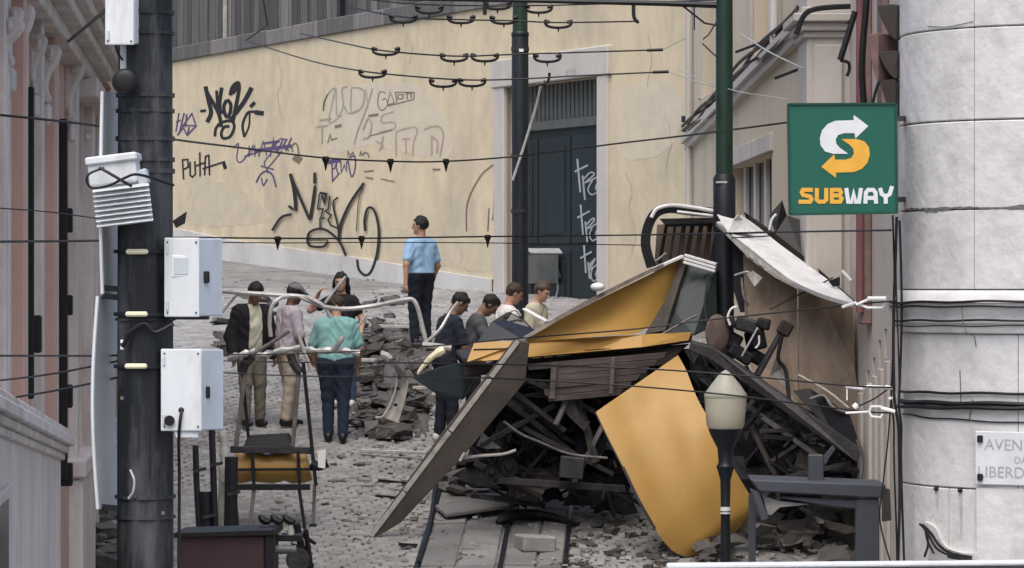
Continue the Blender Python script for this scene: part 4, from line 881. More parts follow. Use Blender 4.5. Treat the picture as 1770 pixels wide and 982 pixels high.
LET = {'S': [[(1.0, .88), (.22, .88), (.12, .72), (.25, .55), (.8, .45), (.9, .27), (.78, .12), (-.12, .12)]], 'U': [[(.13, 1), (.13, .25), (.3, .12), (.7, .12), (.87, .25), (.87, 1)]],
       'B': [[(.13, 0), (.13, 1)], [(.1, .88), (.75, .88), (.85, .72), (.72, .52), (.1, .52)], [(.72, .52), (.9, .32), (.78, .12), (.1, .12)]], 'W': [[(.06, 1), (.18, .12), (.42, .12), (.5, .75), (.58, .12), (.82, .12), (.94, 1)]],
       'A': [[(.08, 0), (.12, .7), (.3, .88), (.7, .88), (.88, .7), (.92, 0)], [(.1, .36), (.9, .36)]], 'Y': [[(.06, 1), (.18, .62), (.5, .45), (.82, .62), (1.0, 1.12)], [(.5, .5), (.5, 0)]]}
xx = 1383.0
for i, ch in enumerate("SUBWAY"):
    w = 22 if ch not in 'W' else 29
    q = MB(); strokes(q, [[(xx + a * w, 352 - b * 27) for a, b in st] for st in LET[ch]], lambda x, y, l: SP(x, y, .004 + l), 7.0)
    q.build("letter", m_suby if i < 3 else m_subw, sg); xx += w + 4.0
for v in (205, 345):
    q = MB(); q.beam(P(1545, v, SY + .07), P(1562, v, 25.15), .04, .04); q.build("bracket", m_blackp, sg)

# ---- street lamp before the wreck
LY = 30.0
lx = (1254 - 885) * LY / F; lz = lambda v: ZC + (491 - v) * LY / F
lamp = thing("street_lamp", "cream lantern on a dark post in front of the yellow panel", "street lamp", (lx, LY, G(LY)))
ur = lambda w: w * LY / F
q = MB(); q.lathe((lx, LY, 0), [(ur(36.5), lz(685)), (ur(35), lz(710)), (ur(32.5), lz(735)), (ur(29), lz(741)), (.001, lz(741))], 24); q.build("lantern_glass", m_cream, lamp, smooth=True)
q = MB(); q.lathe((lx, LY, 0), [(.001, lz(639)), (ur(7), lz(643)), (ur(15), lz(652)), (ur(26), lz(666)), (ur(36), lz(680)), (ur(37.5), lz(684)), (ur(36.5), lz(688))], 24); q.build("lantern_lid", mat("grey_green_lid", (.36, .365, .31), .4, var=.12, scale=8, dirt=(.22, .22, .18), dirt_amt=.5, dirt_scale=9), lamp, smooth=True)
q = MB(); q.lathe((lx, LY, 0), [(ur(30), lz(741)), (ur(26), lz(752)), (ur(14), lz(775)), (ur(12), lz(800)), (ur(16), lz(806)), (ur(14), lz(812)), (ur(9), lz(830)), (ur(8), lz(880)), (ur(9.5), lz(884)), (ur(8), lz(890)), (ur(10), lz(1000)), (ur(16), G(LY) + .1), (ur(20), G(LY) - .05)], 14); q.build("post", m_blackp, lamp, smooth=True)
q = MB(); q.lathe((lx, LY, 0), [(ur(9.2), lz(888)), (ur(9.2), lz(876))], 14); q.build("sticker", m_porc, lamp)

# ---- slate grey steel frame on the right
BY = 28.5
gf = thing("street_bench", "slate grey steel bench with a short post, below the wreck", "bench", P(1420, 491 + (ZC - G(BY)) * F / BY, BY))
def gp(u, v, o=0): return P(u, v, BY + o)
q = MB(); q.prism([gp(1297, 829), gp(1532, 838), gp(1524, 862), gp(1312, 850)], (0.02, .75, .0)); q.build("top_beam", m_greybench, gf, bevel=.012)
q = MB(); q.prism([gp(1398, 786, .3), gp(1424, 786, .3), gp(1424, 836, .3), gp(1398, 833, .3)], (0, .1, 0)); q.build("post", m_greybench, gf, bevel=.01)
q = MB(); q.prism([gp(1424, 790, .32), gp(1440, 770, .32), gp(1444, 776, .32), gp(1424, 804, .32)], (0, .06, 0)); q.build("post_brace", m_greybench, gf)
q = MB(); q.prism([gp(1480, 862, .03), gp(1520, 862, .03), gp(1520, 1150, .03), gp(1480, 1150, .03)], (0, .12, 0)); q.build("leg", m_greybench, gf, bevel=.008)
q = MB(); q.prism([gp(1524, 842, .05), gp(1538, 846, .2), gp(1541, 900, .2), gp(1524, 902, .05)], (.01, .1, 0)); q.build("side_plate", m_steel2, gf, bevel=.006)
q = MB(); q.prism([gp(1330, 858, .05), gp(1482, 864, .05), gp(1482, 880, .05), gp(1440, 876, .05)], (0, .06, 0)); q.build("under_beam", m_greybench, gf, bevel=.008)
q = MB(); q.prism([gp(1298, 846, .02), gp(1312, 850, .02), gp(1329, 897, .02), gp(1317, 901, .02)], (0, .2, 0)); q.build("diagonal_leg", m_greybench, gf, bevel=.006)
q = MB(); q.prism([gp(1316, 850, .12), gp(1322, 858, .12), gp(1348, 866, .12), gp(1402, 872, .12), gp(1348, 877, .12), gp(1334, 890, .12), gp(1327, 890, .12)], (0, .02, 0)); q.build("torn_sheet", m_pale, gf)
q = MB(); q.beam(P(1300, 855, BY + .6), P(1300, 1120, BY + .6), .06, .06); q.build("leg", m_greybench, gf)

# ---- white roof edge at the bottom right
vr = thing("white_barrier", "white painted barrier top along the bottom right edge of the photo", "barrier", P(1460, 491 + ZC * F / 14, 14))
q = MB(); q.prism([P(1153, 975, 14), P(1850, 969, 14), P(1850, 977, 14), P(1153, 984, 14)], (0, .07, 0)); q.build("top_rail", m_box, vr, bevel=.006)
q = MB(); q.prism([P(1160, 984, 14.03), P(1850, 977, 14.03), P(1850, 1250, 14.03), P(1160, 1250, 14.03)], (0, .03, 0)); q.build("panel", m_steel2, vr)
for u in (1185, 1500, 1830):
    q = MB(); p = P(u, 1200, 14.2); q.box((p.x, 14.25, p.z / 2), (.06, .06, p.z)); q.build("post", m_steel2, vr)
# ---- red cabinet, and clutter at the bottom left
rc = thing("red_cabinet", "dull red cabinet with a dark lid at the bottom left", "cabinet", P(390, 491 + ZC * F / 26, 26))
q = MB(); q.prism([P(306, 926, 26), P(458, 926, 26), P(458, 1230, 26), P(306, 1230, 26)], (0.03, .5, 0)); q.build("housing", m_redbox, rc, bevel=.01)
q = MB(); q.prism([P(300, 921, 25.95), P(474, 915, 25.95), P(474, 926, 25.95), P(300, 930, 25.95)], (.03, .6, 0)); q.build("lid", m_black, rc, bevel=.006)
q = MB(); q.prism([P(458, 920, 25.97), P(473, 918, 25.97), P(473, 1230, 25.97), P(458, 1230, 25.97)], (0, .55, 0)); q.build("side_post", m_dark, rc, bevel=.004)
q = MB(); q.prism([P(470, 926, 26.3), P(520, 926, 26.3), P(520, 936, 26.3), P(470, 936, 26.3)], (0, .3, 0)); q.build("shelf", m_dark, rc)
q = MB(); q.tube([P(474, 950, 26.2), P(512, 950, 26.2)], .035, 10); q.build("roller", m_steel2, rc, smooth=True)
for k in range(3):
    u = 456 + k * 21
    t = thing("tap_fitting", ("left", "middle", "right")[k] + " of three small dark fittings on the red cabinet's shelf", "fitting", P(u, 928, 26.35), "fittings on the cabinet shelf")
    q = MB(); q.tube([P(u + 4, 928, 26.4), P(u + 4, 908, 26.4)], [.03, .018], 8); q.build("stem", m_pale, t, smooth=True)
    q = MB(); q.tube(smooth_line([P(u - 8, 890, 26.4), P(u - 2, 898, 26.4), P(u + 6, 902, 26.4), P(u + 11, 898, 26.4)], 3), [.012, .02, .028, .03, .03, .03, .026, .024, .022, .02][:10], 8); q.build("spout", m_black, t, smooth=True)
t = thing("broken_machine_part", "dark mangled machine part right of the red cabinet", "debris", P(525, 985, 30))
for (a, b, w) in (((512, 905), (530, 985), .05), ((528, 915), (538, 985), .04), ((505, 945), (535, 950), .06), ((510, 960), (540, 980), .05), ((515, 920), (545, 940), .03)):
    q = MB(); q.beam(P(*a, 30), P(*b, 30.1), w, w); q.build("bar", m_dark, t, bevel=.006)
q = MB(); q.lathe((0, 0, 0), [(.001, .03), (.1, .03), (.11, 0), (.1, -.03), (.001, -.03)], 16); c = P(515, 968, 29.9); q.v = [(c.x + x, c.y - z, c.z + y_) for x, y_, z in q.v]; q.build("wheel", m_steel, t, smooth=True)
labs = ["thin bent dark post nearest the lower white cabinet", "dark post with a side arm under the lower white cabinet", "thick dark stake left of the pale trunk", "dark stake right of the pale trunk"]
for lb, (pts, w, mm) in zip(labs, (([(338, 770), (340, 840), (348, 990)], .028, m_blackp), ([(366, 740), (369, 830), (374, 990)], .03, m_blackp), ([(354, 850), (356, 920), (357, 990)], .055, m_dark), ([(400, 790), (399, 880), (397, 990)], .06, m_dark))):
    t = thing("steel_post", lb, "post", P(pts[-1][0], 1090, 30.5), "posts behind the red cabinet")
    q = MB(); q.tube(smooth_line([P(*p, 30.5) for p in pts] + [P(pts[-1][0], 1090, 30.5)], 3), w, 8); q.build("shaft", mm, t, smooth=True)
    q = MB(); u, v = pts[1]; q.beam(P(u - 6, v - 25, 30.45), P(u + 16, v - 30, 30.45), .03, .03); q.build("side_arm", m_steel, t)
t = thing("pale_post", "pale flaking post between dark stakes under the lower cabinet", "post", P(385, 1090, 30.7))
q = MB(); q.tube(smooth_line([P(384, 745, 30.7), P(388, 790, 30.7), P(384, 850, 30.7), P(386, 1090, 30.7)], 4), [.04 + .012 * math.sin(i * 2.3) for i in range(13)], 9); q.build("shaft", m_pale, t, smooth=True)
q = MB(); q.beam(P(384, 832, 30.65), P(404, 818, 30.65), .02, .03); q.build("splinter", m_pale, t)

# ================================================================ WRECK
car = thing("wrecked_funicular_car", "wrecked yellow funicular car crushed against the pole and the cream house", "funicular car", P(1150, 920, 35))
def sheet(name, pts, m, vec=(0, .02, 0), parent=car, **k):
    q = MB(); q.prism([P(*p) for p in pts], vec); return q.build(name, m, parent, **k)
def loft(name, top, bot, m, parent=car, nj=12, vec=(0, .02, 0), yf=None, ks=6, **k):
    """surface between two pixel+depth polylines, matched by parameter"""
    A = smooth_line(top, ks); B = smooth_line(bot, ks); n = min(len(A), len(B)); rows = []
    for i in range(n):
        r = []
        for j in range(nj + 1):
            g = j / nj; u, v, Y = [A[i][c] + (B[i][c] - A[i][c]) * g for c in range(3)]
            if yf: Y += yf(i / (n - 1), g)
            r.append(P(u, v, Y))
        rows.append(r)
    q = MB(); q.grid(rows, vec); return q.build(name, m, parent, smooth=True, **k)
def bar(name, a, b, w, h=None, m=None, parent=car, **k):
    q = MB(); q.beam(P(*a), P(*b), w, h or w, k.pop('up', (0, 0, 1))); return q.build(name, m or m_steel, parent, bevel=.004)
def rod(name, pts, r, m=None, parent=car, k=4, n=8):
    q = MB(); q.tube(smooth_line([P(*p) for p in pts], k), r, n); return q.build(name, m or m_steel, parent, smooth=True)

# big curved yellow panel in front
dent = lambda t, g: -.045 * math.sin(math.pi * g) - .015 * math.sin(t * 9 + g * 4) + .01 * math.sin(g * 13 + t * 3)
yp = loft("yellow_panel", [(1030, 712, 34.25), (1048, 750, 34.15), (1076, 805, 34.0), (1104, 864, 33.88), (1132, 914, 33.82), (1160, 950, 33.85), (1186, 963, 33.9), (1206, 967, 34.05)],
     [(1172, 614, 34.45), (1186, 640, 34.35), (1206, 690, 34.15), (1232, 736, 34.0), (1262, 798, 33.92), (1290, 846, 33.95), (1306, 872, 34.0), (1314, 888, 34.15)], m_yel, nj=14, yf=dent)
yp['label'] = "large curved yellow body panel bent towards the street"
loft("panel_edge", [(1028, 713, 34.25), (1046, 751, 34.15), (1074, 806, 34.0), (1102, 866, 33.88), (1130, 916, 33.82)], [(1032, 711, 34.25), (1050, 749, 34.15), (1078, 804, 34.0), (1106, 863, 33.88), (1134, 912, 33.82)], m_maroon, nj=1, vec=(0, .03, 0))
m_edge = mat('scuffed_brown_edge', (.20, .18, .155), .7, var=.3, scale=9, dirt=(.08, .07, .06), dirt_amt=.6, dirt_scale=6)
# raised yellow triangular sheet, its grey-brown edge, and the yellow strip beneath
tri_dent = lambda t, g: .10 * math.sin(math.pi * t) * math.sin(math.pi * g) + .012 * math.sin(t * 11 + g * 5)
ts = loft("yellow_sheet", [(908, 585, 34.55), (980, 546, 34.8), (1050, 510, 35.1), (1120, 476, 35.5), (1178, 447, 35.9)], [(912, 592, 34.6), (985, 585, 34.85), (1050, 580, 35.05), (1108, 573, 35.3), (1160, 530, 35.75)], m_yel, yf=tri_dent)
ts['label'] = "raised triangular yellow sheet above the crushed body"
loft("sheet_edge", [(895, 588, 34.45), (980, 538, 34.75), (1050, 501, 35.05), (1120, 467, 35.45), (1182, 441, 35.85)], [(903, 590, 34.45), (982, 545, 34.75), (1052, 508, 35.05), (1122, 473, 35.45), (1182, 446, 35.85)], m_edge, nj=2, vec=(.0, .05, .0))
sheet("yellow_strip", [(820, 591, 34.95), (905, 590, 34.85), (1110, 578, 35.2), (1196, 574, 35.4), (1190, 589, 35.35), (1110, 600, 35.1), (905, 618, 34.75), (806, 627, 34.85)], m_yel, (0, .03, 0), bevel=.004)
bar("strip_edge", (806, 627, 34.83), (1190, 590, 35.33), .02, .02, m_black)
bar("dark_seam", (818, 604, 34.9), (905, 602, 34.8), .012, .012, m_maroon)
sheet("under_rail", [(800, 630, 35.0), (905, 622, 34.9), (1192, 594, 35.4), (1150, 632, 35.3), (920, 640, 35.0), (800, 652, 35.0)], m_maroon, (0, .06, 0), bevel=.006)
# long leaning roof board
rb = sheet("roof_board", [(643, 930, 34.80), (660, 924, 34.78), (694, 903, 34.75), (800, 790, 34.6), (908, 660, 34.45), (916, 592, 34.4), (896, 590, 34.42), (770, 752, 34.6)], m_brown, (-.045, .05, .02), bevel=.004)
rb['label'] = "long dark roof board slanting down to the cobbles"
for a, b in (((642, 927), (700, 851)), ((701, 849), (778, 747)), ((780, 745), (848, 655)), ((850, 652), (896, 590))):
    k0, k1 = (a[0] - 642) / 254, (b[0] - 642) / 254
    bar("lit_edge", (a[0] - 1, a[1], 34.80 - .38 * k0), (b[0] - 1, b[1], 34.80 - .38 * k1), .05, .035, m_pale, up=(0, 1, 0))  # pale bars paint in the light caught by the board's upper edge
# dark green end wall with white cap strips
sheet("end_wall", [(1186, 452, 35.9), (1238, 462, 35.75), (1240, 560, 35.6), (1200, 580, 35.5), (1118, 578, 35.4), (1150, 520, 35.7)], m_greend, (.05, .5, 0), bevel=.01)
sheet("corner_post", [(1178, 448, 35.8), (1188, 450, 35.8), (1176, 500, 35.7), (1150, 572, 35.4), (1114, 578, 35.3), (1146, 525, 35.6)], m_brown, (.02, .05, 0), bevel=.006)
for i in range(3):
    bar("cap_strip", (1184 - i, 441 + i * 6, 35.68), (1239 - i, 457 + i * 6, 35.58), .07, .028, m_white)
bar("cap_strip", (1130, 465, 35.6), (1180, 443, 35.75), .06, .03, m_white)
rod("scrape_strip", [(1225, 480, 35.55), (1219, 520, 35.5), (1222, 560, 35.45)], .014, m_steel)
rod("brace_rod", [(1140, 580, 35.3), (1190, 552, 35.3), (1205, 545, 35.3)], .012, m_steel2)
# rounded window end behind the pole
rows = smooth_line([(1240, 368, 36.5), (1190, 364, 36.55), (1158, 360, 36.6), (1134, 368, 36.6), (1120, 392, 36.6), (1116, 424, 36.6), (1126, 462, 36.6)], 5)
q = MB(); rb2 = ribbon([(p[0], p[1]) for p in rows], 17); vs = []
for a, b in rb2: vs += [P(a[0], a[1], 36.55), P(b[0], b[1], 36.55), P(a[0], a[1], 36.95), P(b[0], b[1], 36.95)]
n = len(rb2); fs = []
for i in range(n - 1):
    k = 4 * i; fs += [(k, k + 1, k + 5, k + 4), (k + 2, k + 6, k + 7, k + 3), (k, k + 4, k + 6, k + 2), (k + 1, k + 3, k + 7, k + 5)]
q.add(vs, fs); wf = q.build("window_frame", m_black, car, smooth=True)
rod("frame_rim", [(1126, 376, 36.5), (1136, 361, 36.5), (1162, 355, 36.5), (1200, 359, 36.5), (1240, 366, 36.45)], .022, m_white)
rod("frame_rim", [(1170, 366, 36.48), (1205, 370, 36.48), (1240, 374, 36.45)], .016, m_white)
sheet("fascia", [(1140, 378, 36.9), (1240, 376, 36.85), (1240, 392, 36.85), (1150, 390, 36.9)], m_pale, (0, .03, 0))
sheet("saloon_lining", [(1136, 388, 37.15), (1240, 386, 37.1), (1240, 470, 37.1), (1130, 470, 37.15)], m_tan, (0, .03, 0))
bar("window_rail", (1150, 390, 36.8), (1240, 388, 36.75), .03, .03, m_black)
for i in range(7):
    u = 1152 + i * 15; bar("window_bar", (u, 390, 36.8), (u - 12 + (i % 3) * 2, 455, 36.75), .05 if i > 1 else .03, .03, m_maroon if i > 1 else m_black)
rod("grab_rail", [(1126, 455, 36.6), (1140, 447, 36.55), (1150, 438, 36.5)], .012, m_tube)
# white roof slab folded down to the right
def rdent(t, g): return .03 * math.sin(t * 14) * g + .02 * math.sin(g * 9 + t * 5)
ws = loft("white_roof", [(1238, 384, 35.55), (1262, 403, 35.4), (1300, 432, 35.1), (1340, 464, 34.7), (1372, 486, 34.3), (1420, 508, 33.9), (1474, 524, 33.4)], [(1282, 372, 36.2), (1310, 392, 36.1), (1345, 420, 35.7), (1380, 446, 35.3), (1410, 468, 34.9), (1442, 492, 34.4), (1476, 521, 33.8)], m_white, vec=(0, .03, -.04), yf=rdent)
ws['label'] = "torn white roof slab folded down against the cream house"
sheet("roof_tear", [(1240, 372, 35.5), (1252, 376, 35.5), (1268, 380, 35.5), (1276, 372, 35.5), (1284, 380, 35.6), (1300, 396, 35.6), (1296, 404, 35.5), (1258, 402, 35.4)], m_white, (0, .02, .01))
loft("roof_gutter", [(1238, 386, 35.5), (1300, 438, 35.05), (1372, 490, 34.25)], [(1240, 392, 35.5), (1298, 446, 35.05), (1372, 496, 34.25)], m_pale, nj=2, vec=(0, .06, 0))
bar("roof_seam", (1258, 404, 35.38), (1322, 402, 35.75), .02, .02, m_black); bar("roof_seam", (1264, 411, 35.3), (1330, 408, 35.7), .014, .014, m_steel)
loft("roof_back_edge", [(1286, 366, 36.3), (1330, 396, 36.0), (1400, 452, 35.2), (1478, 520, 33.9)], [(1292, 384, 36.3), (1335, 414, 36.0), (1404, 470, 35.2), (1478, 526, 33.9)], m_brown, nj=3, vec=(0, .05, 0))
sheet("broken_board", [(1330, 372, 36.0), (1352, 346, 36.0), (1360, 372, 36.0), (1384, 380, 35.9), (1386, 440, 35.7), (1372, 440, 35.7), (1340, 404, 35.9)], m_black, (0, .04, 0))
rod("bent_strip", [(1330, 398, 35.9), (1334, 380, 35.9), (1342, 370, 35.9)], .014, m_white)
bar("splinter", (1456, 468, 33.6), (1472, 486, 33.5), .03, .02, m_white)
sheet("splinter", [(1432, 486, 34.2), (1452, 478, 34.2), (1452, 494, 34.2), (1440, 496, 34.2)], m_black, (0, .02, 0))
# tan lining under the roof
sheet("lining_panel", [(1285, 440, 35.6), (1340, 480, 35.3), (1378, 500, 35.2), (1380, 700, 34.8), (1300, 640, 35.2), (1288, 560, 35.5)], m_tan, (0, .04, 0))
sheet("lining_panel", [(1381, 503, 35.15), (1420, 515, 34.9), (1474, 530, 34.4), (1478, 640, 34.3), (1494, 760, 34.2), (1440, 740, 34.5), (1381, 700, 34.75)], m_tan, (0, .04, 0))
sheet("torn_flap", [(1290, 474, 35.3), (1302, 468, 35.2), (1318, 480, 35.1), (1308, 492, 35.1), (1304, 495, 35.1)], m_pale, (0, .01, 0))
rod("bent_strip", [(1270, 476, 35.4), (1290, 470, 35.3), (1300, 474, 35.3)], .012, m_tube)
rod("bent_strip", [(1282, 480, 35.4), (1285, 510, 35.3), (1294, 530, 35.3)], .014, m_steel2)
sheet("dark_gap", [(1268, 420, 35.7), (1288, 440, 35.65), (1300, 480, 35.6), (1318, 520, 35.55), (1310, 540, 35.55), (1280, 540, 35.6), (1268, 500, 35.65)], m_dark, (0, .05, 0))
bar("lining_batten", (1330, 535, 34.95), (1440, 480, 34.3), .015, .015, m_brown)
# diagonal beam, engine bits
beam1 = sheet("sole_beam", [(1196, 592, 34.3), (1232, 600, 34.2), (1300, 645, 34.0), (1380, 702, 33.7), (1490, 776, 33.3), (1482, 800, 33.3), (1372, 724, 33.7), (1290, 664, 34.0), (1226, 620, 34.2), (1192, 606, 34.3)], m_steel, (0, .16, .02), bevel=.008)
q = MB(); q.lathe((0, 0, 0), [(.001, .02), (.13, .02), (.15, 0), (.13, -.06), (.001, -.06)], 20); c = P(1240, 576, 34.4); q.v = [(c.x + x * .85, c.y - z + x * .2, c.z + y_ * 1.3) for x, y_, z in q.v]; q.build("seat_disc", mat("brown_pad", (.13, .095, .085), .7), car, smooth=True)
rod("ring", [(1262, 562, 34.2), (1258, 548, 34.2), (1264, 534, 34.2), (1274, 530, 34.2)], .012, m_porc)
rod("ring", [(1306, 602, 34.1), (1312, 594, 34.1), (1312, 580, 34.1)], .01, m_porc)
for i, (u, v, w, h, an) in enumerate(((1290, 562, .22, .15, .3), (1306, 588, .16, .2, -.2), (1268, 590, .15, .17, .5), (1320, 560, .08, .12, .2), (1280, 612, .26, .14, .6), (1308, 618, .2, .14, .5), (1262, 556, .1, .12, -.4))):
    q = MB(); q.box(P(u, v, 34.45 + .05 * (i % 3)), (w, .2, h), Matrix.Rotation(an, 3, 'Y') @ Matrix.Rotation(.4 * (i % 2), 3, 'Z')); q.build("motor_housing", m_dark if i % 3 else m_steel, car, bevel=.025, seg=2)
bar("lever", (1310, 650, 34.0), (1352, 572, 34.1), .055, .04, m_steel); bar("lever", (1300, 655, 34.1), (1346, 576, 34.15), .02, .02, m_dark)
q = MB(); q.box(P(1357, 568, 34.1), (.14, .12, .15), Matrix.Rotation(.5, 3, 'Y')); q.build("lever_head", m_maroon, car, bevel=.02)
bar("push_rod", (1282, 616, 33.95), (1310, 566, 33.95), .018, .018, m_tube)
rod("hose", [(1352, 580, 34.0), (1345, 620, 34.0), (1358, 640, 34.0), (1364, 690, 33.9)], .02, m_black)
sheet("torn_steel", [(1340, 620, 34.1), (1358, 632, 34.1), (1364, 680, 34.0), (1348, 660, 34.05), (1332, 650, 34.1)], m_steel2, (0, .03, 0))
sheet("torn_steel", [(1372, 676, 33.9), (1400, 672, 33.9), (1430, 690, 33.7), (1470, 720, 33.5), (1490, 780, 33.3), (1440, 750, 33.6)], m_dark, (0, .1, 0))
rod("bent_strip", [(1380, 648, 34.0), (1430, 676, 33.8), (1468, 706, 33.5)], .012, m_pale)
rod("bent_strip", [(1400, 690, 33.7), (1424, 684, 33.7), (1440, 704, 33.6), (1470, 716, 33.5)], .018, m_steel2)
rod("bent_strip", [(1482, 760, 33.2), (1490, 790, 33.2), (1488, 830, 33.2)], .02, m_steel2)
# underside
nr = random.Random(77)
def crumple(name, quad, m, n=8, amp=.06, parent=car):
    """torn, buckled sheet between four pixel+depth corners (top-left, top-right, bottom-right, bottom-left)"""
    a, b_, c, d = [np.array(k, float) for k in quad]; rows = []
    for i in range(n + 1):
        r = []
        for j in range(n + 1):
            fu, fv = j / n, i / n; w = (1 - fv) * ((1 - fu) * a + fu * b_) + fv * ((1 - fu) * d + fu * c)
            e = 6 if i in (0, n) or j in (0, n) else 3
            r.append(P(w[0] + nr.uniform(-e, e), w[1] + nr.uniform(-e, e), w[2] + nr.uniform(-amp, amp)))
        rows.append(r)
    q = MB(); q.grid(rows, (0, .012, 0)); return q.build(name, m, parent)
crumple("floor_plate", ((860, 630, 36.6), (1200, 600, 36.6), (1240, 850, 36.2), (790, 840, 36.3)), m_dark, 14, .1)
tp = [P(800, 626, 34.95), P(905, 620, 34.85), P(1110, 604, 35.15), P(1195, 592, 35.4), P(1195, 592, 35.4) + V((.1, 1.6, .05)), P(800, 626, 34.95) + V((-.1, 2.0, .05))]
q = MB(); q.prism(tp, (0, 0, .04)); q.build("shade_cover", m_maroon, car)  # cover plate added to keep light out of the wreck's interior
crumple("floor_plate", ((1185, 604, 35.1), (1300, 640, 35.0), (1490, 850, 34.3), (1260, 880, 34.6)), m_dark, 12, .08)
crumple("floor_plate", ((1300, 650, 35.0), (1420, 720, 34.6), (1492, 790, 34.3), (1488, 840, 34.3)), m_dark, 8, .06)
for k_ in range(5):
    crumple("floor_plank", ((905, 636 + k_ * 11, 35.25 - k_ * .03), (1150 - k_ * 14, 618 + k_ * 13, 35.4 - k_ * .03), (1148 - k_ * 14, 628 + k_ * 13, 35.4 - k_ * .03), (905 + k_ * 8, 645 + k_ * 11, 35.25 - k_ * .03)), (m_maroon, m_steel, m_brown, m_maroon, m_steel)[k_], 4, .01)
for k_ in range(34):
    u, v = nr.uniform(850, 1100), nr.uniform(680, 860); s1, s2 = nr.uniform(12, 38), nr.uniform(10, 30)
    if u > 1030 + (v - 712) * .5 or u < 700 + (930 - v) * .95: continue
    Y = nr.uniform(35.2, 35.9); g = nr.uniform(-12, 12)
    crumple("torn_sheet", ((u - s1, v - s2 + g, Y), (u + s1, v - s2 - g, Y + nr.uniform(-.2, .2)), (u + s1 + g, v + s2, Y + nr.uniform(-.2, .2)), (u - s1 + g, v + s2, Y)), nr.choice([m_dark, m_dark, m_steel, m_maroon]), 3, .04)
for k_ in range(16):
    u = nr.uniform(1270, 1470); v = nr.uniform(655 + (u - 1250) * .6, 860); s1, s2 = nr.uniform(12, 34), nr.uniform(8, 24); Y = nr.uniform(34.05, 34.3); g = nr.uniform(-12, 12)
    if u - s1 < 1240 + (v - 640) * .45: continue
    crumple("torn_sheet", ((u - s1, v - s2 + g, Y), (u + s1, v - s2 - g, Y), (u + s1 + g, v + s2, Y + nr.uniform(-.1, .2)), (u - s1 + g, v + s2, Y)), nr.choice([m_dark, m_dark, m_steel, m_brown]), 3, .03)
cr = sheet("crumpled_sheet", [(712, 652, 36.4), (760, 634, 36.3), (802, 626, 36.2), (820, 650, 36.0), (800, 690, 36.1), (770, 690, 36.2), (740, 672, 36.3)], m_greend, (.02, .15, 0), bevel=.01)
# brown boarded body side below the yellow strip
for k_ in range(6):
    v0 = 622 + k_ * 11.5; x1 = 1152 - k_ * 15; sk = lambda u: -(u - 905) * .085
    x0 = 960 if k_ in (1, 2, 3) else 912 + k_ * 7
    sheet("side_board", [(x0, v0 + sk(x0) + 8, 34.82 - k_ * .012), (x1, v0 + sk(x1) + 8, 35.0 - k_ * .012), (x1 - 6, v0 + sk(x1) + 18.5, 35.0 - k_ * .012), (x0 + 2, v0 + sk(x0) + 18.8, 34.82 - k_ * .012)], m_body, (0, .03, 0), bevel=.003)
bar("side_post", (958, 626, 34.78), (954, 690, 34.72), .06, .04, m_body); bar("side_post", (1060, 618, 34.85), (1056, 682, 34.78), .045, .03, m_body)
# larger dusty members lying across the tangle
for (a, b, w, h, mm) in (((872, 690, 35.0), (1010, 800, 35.2), .10, .06, m_steel), ((930, 660, 35.0), (1080, 740, 35.2), .07, .05, m_brown), ((830, 770, 34.9), (960, 700, 35.1), .06, .05, m_steel), ((1000, 690, 35.1), (1030, 800, 35.0), .09, .05, m_brown), ((860, 830, 34.9), (1080, 845, 35.0), .10, .07, m_steel),
    ((1060, 700, 35.0), (990, 840, 35.1), .06, .05, m_steel2), ((905, 740, 34.95), (1060, 820, 35.05), .05, .05, m_steel), ((820, 800, 34.9), (940, 850, 34.95), .08, .06, m_brown), ((1290, 700, 34.15), (1430, 800, 33.9), .07, .05, m_steel2), ((1330, 800, 34.1), (1420, 740, 33.95), .06, .04, m_brown), ((1340, 830, 33.8), (1470, 800, 33.6), .07, .05, m_steel), ((1300, 740, 34.2), (1345, 830, 34.1), .05, .05, m_brown)):
    bar("buckled_member", a, b, w, h, mm)
# tangle of underframe members
rnd = random.Random(21)
for i in range(230):
    u, v = rnd.uniform(850, 1120), rnd.uniform(650, 870)
    if u > 1040 + (v - 712) * .52: continue
    if u < 690 + (930 - v) * .9 - 10: continue
    ln = rnd.choice([rnd.uniform(12, 45), rnd.uniform(12, 45), rnd.uniform(40, 130)]); an = rnd.choice([R(32), R(32), R(-55), R(5), R(75), rnd.uniform(-1.5, 1.5)]) + rnd.uniform(-.15, .15)
    Y = rnd.uniform(35.15, 35.95); w = rnd.uniform(.01, .05)
    du, dv = math.cos(an) * ln / 2, math.sin(an) * ln / 2
    mm = rnd.choice([m_dark, m_dark, m_dark, m_steel, m_steel, m_maroon, m_steel2 if ln < 18 else m_dark])
    bar("underframe_bar", (u - du, v - dv, Y), (u + du, v + dv, Y + rnd.uniform(-.25, .25)), w, w * rnd.uniform(.4, 1.2), mm)
for i in range(80):
    u, v = rnd.uniform(1255, 1480), rnd.uniform(690, 850)
    if v < 640 + (u - 1240) * .62: continue
    ln = rnd.uniform(20, 80); an = rnd.choice([R(35), R(-50), R(5), rnd.uniform(-1.5, 1.5)]); du, dv = math.cos(an) * ln / 2, math.sin(an) * ln / 2
    Y = 34.12 - (u - 1255) * .001 + rnd.uniform(-.05, .2)
    if u - abs(du) < 1225 + (v - 640) * .45: continue
    bar("underframe_bar", (u - du, v - dv, Y), (u + du, v + dv, Y), rnd.uniform(.02, .06), rnd.uniform(.02, .05), rnd.choice([m_dark, m_dark, m_dark, m_steel]))
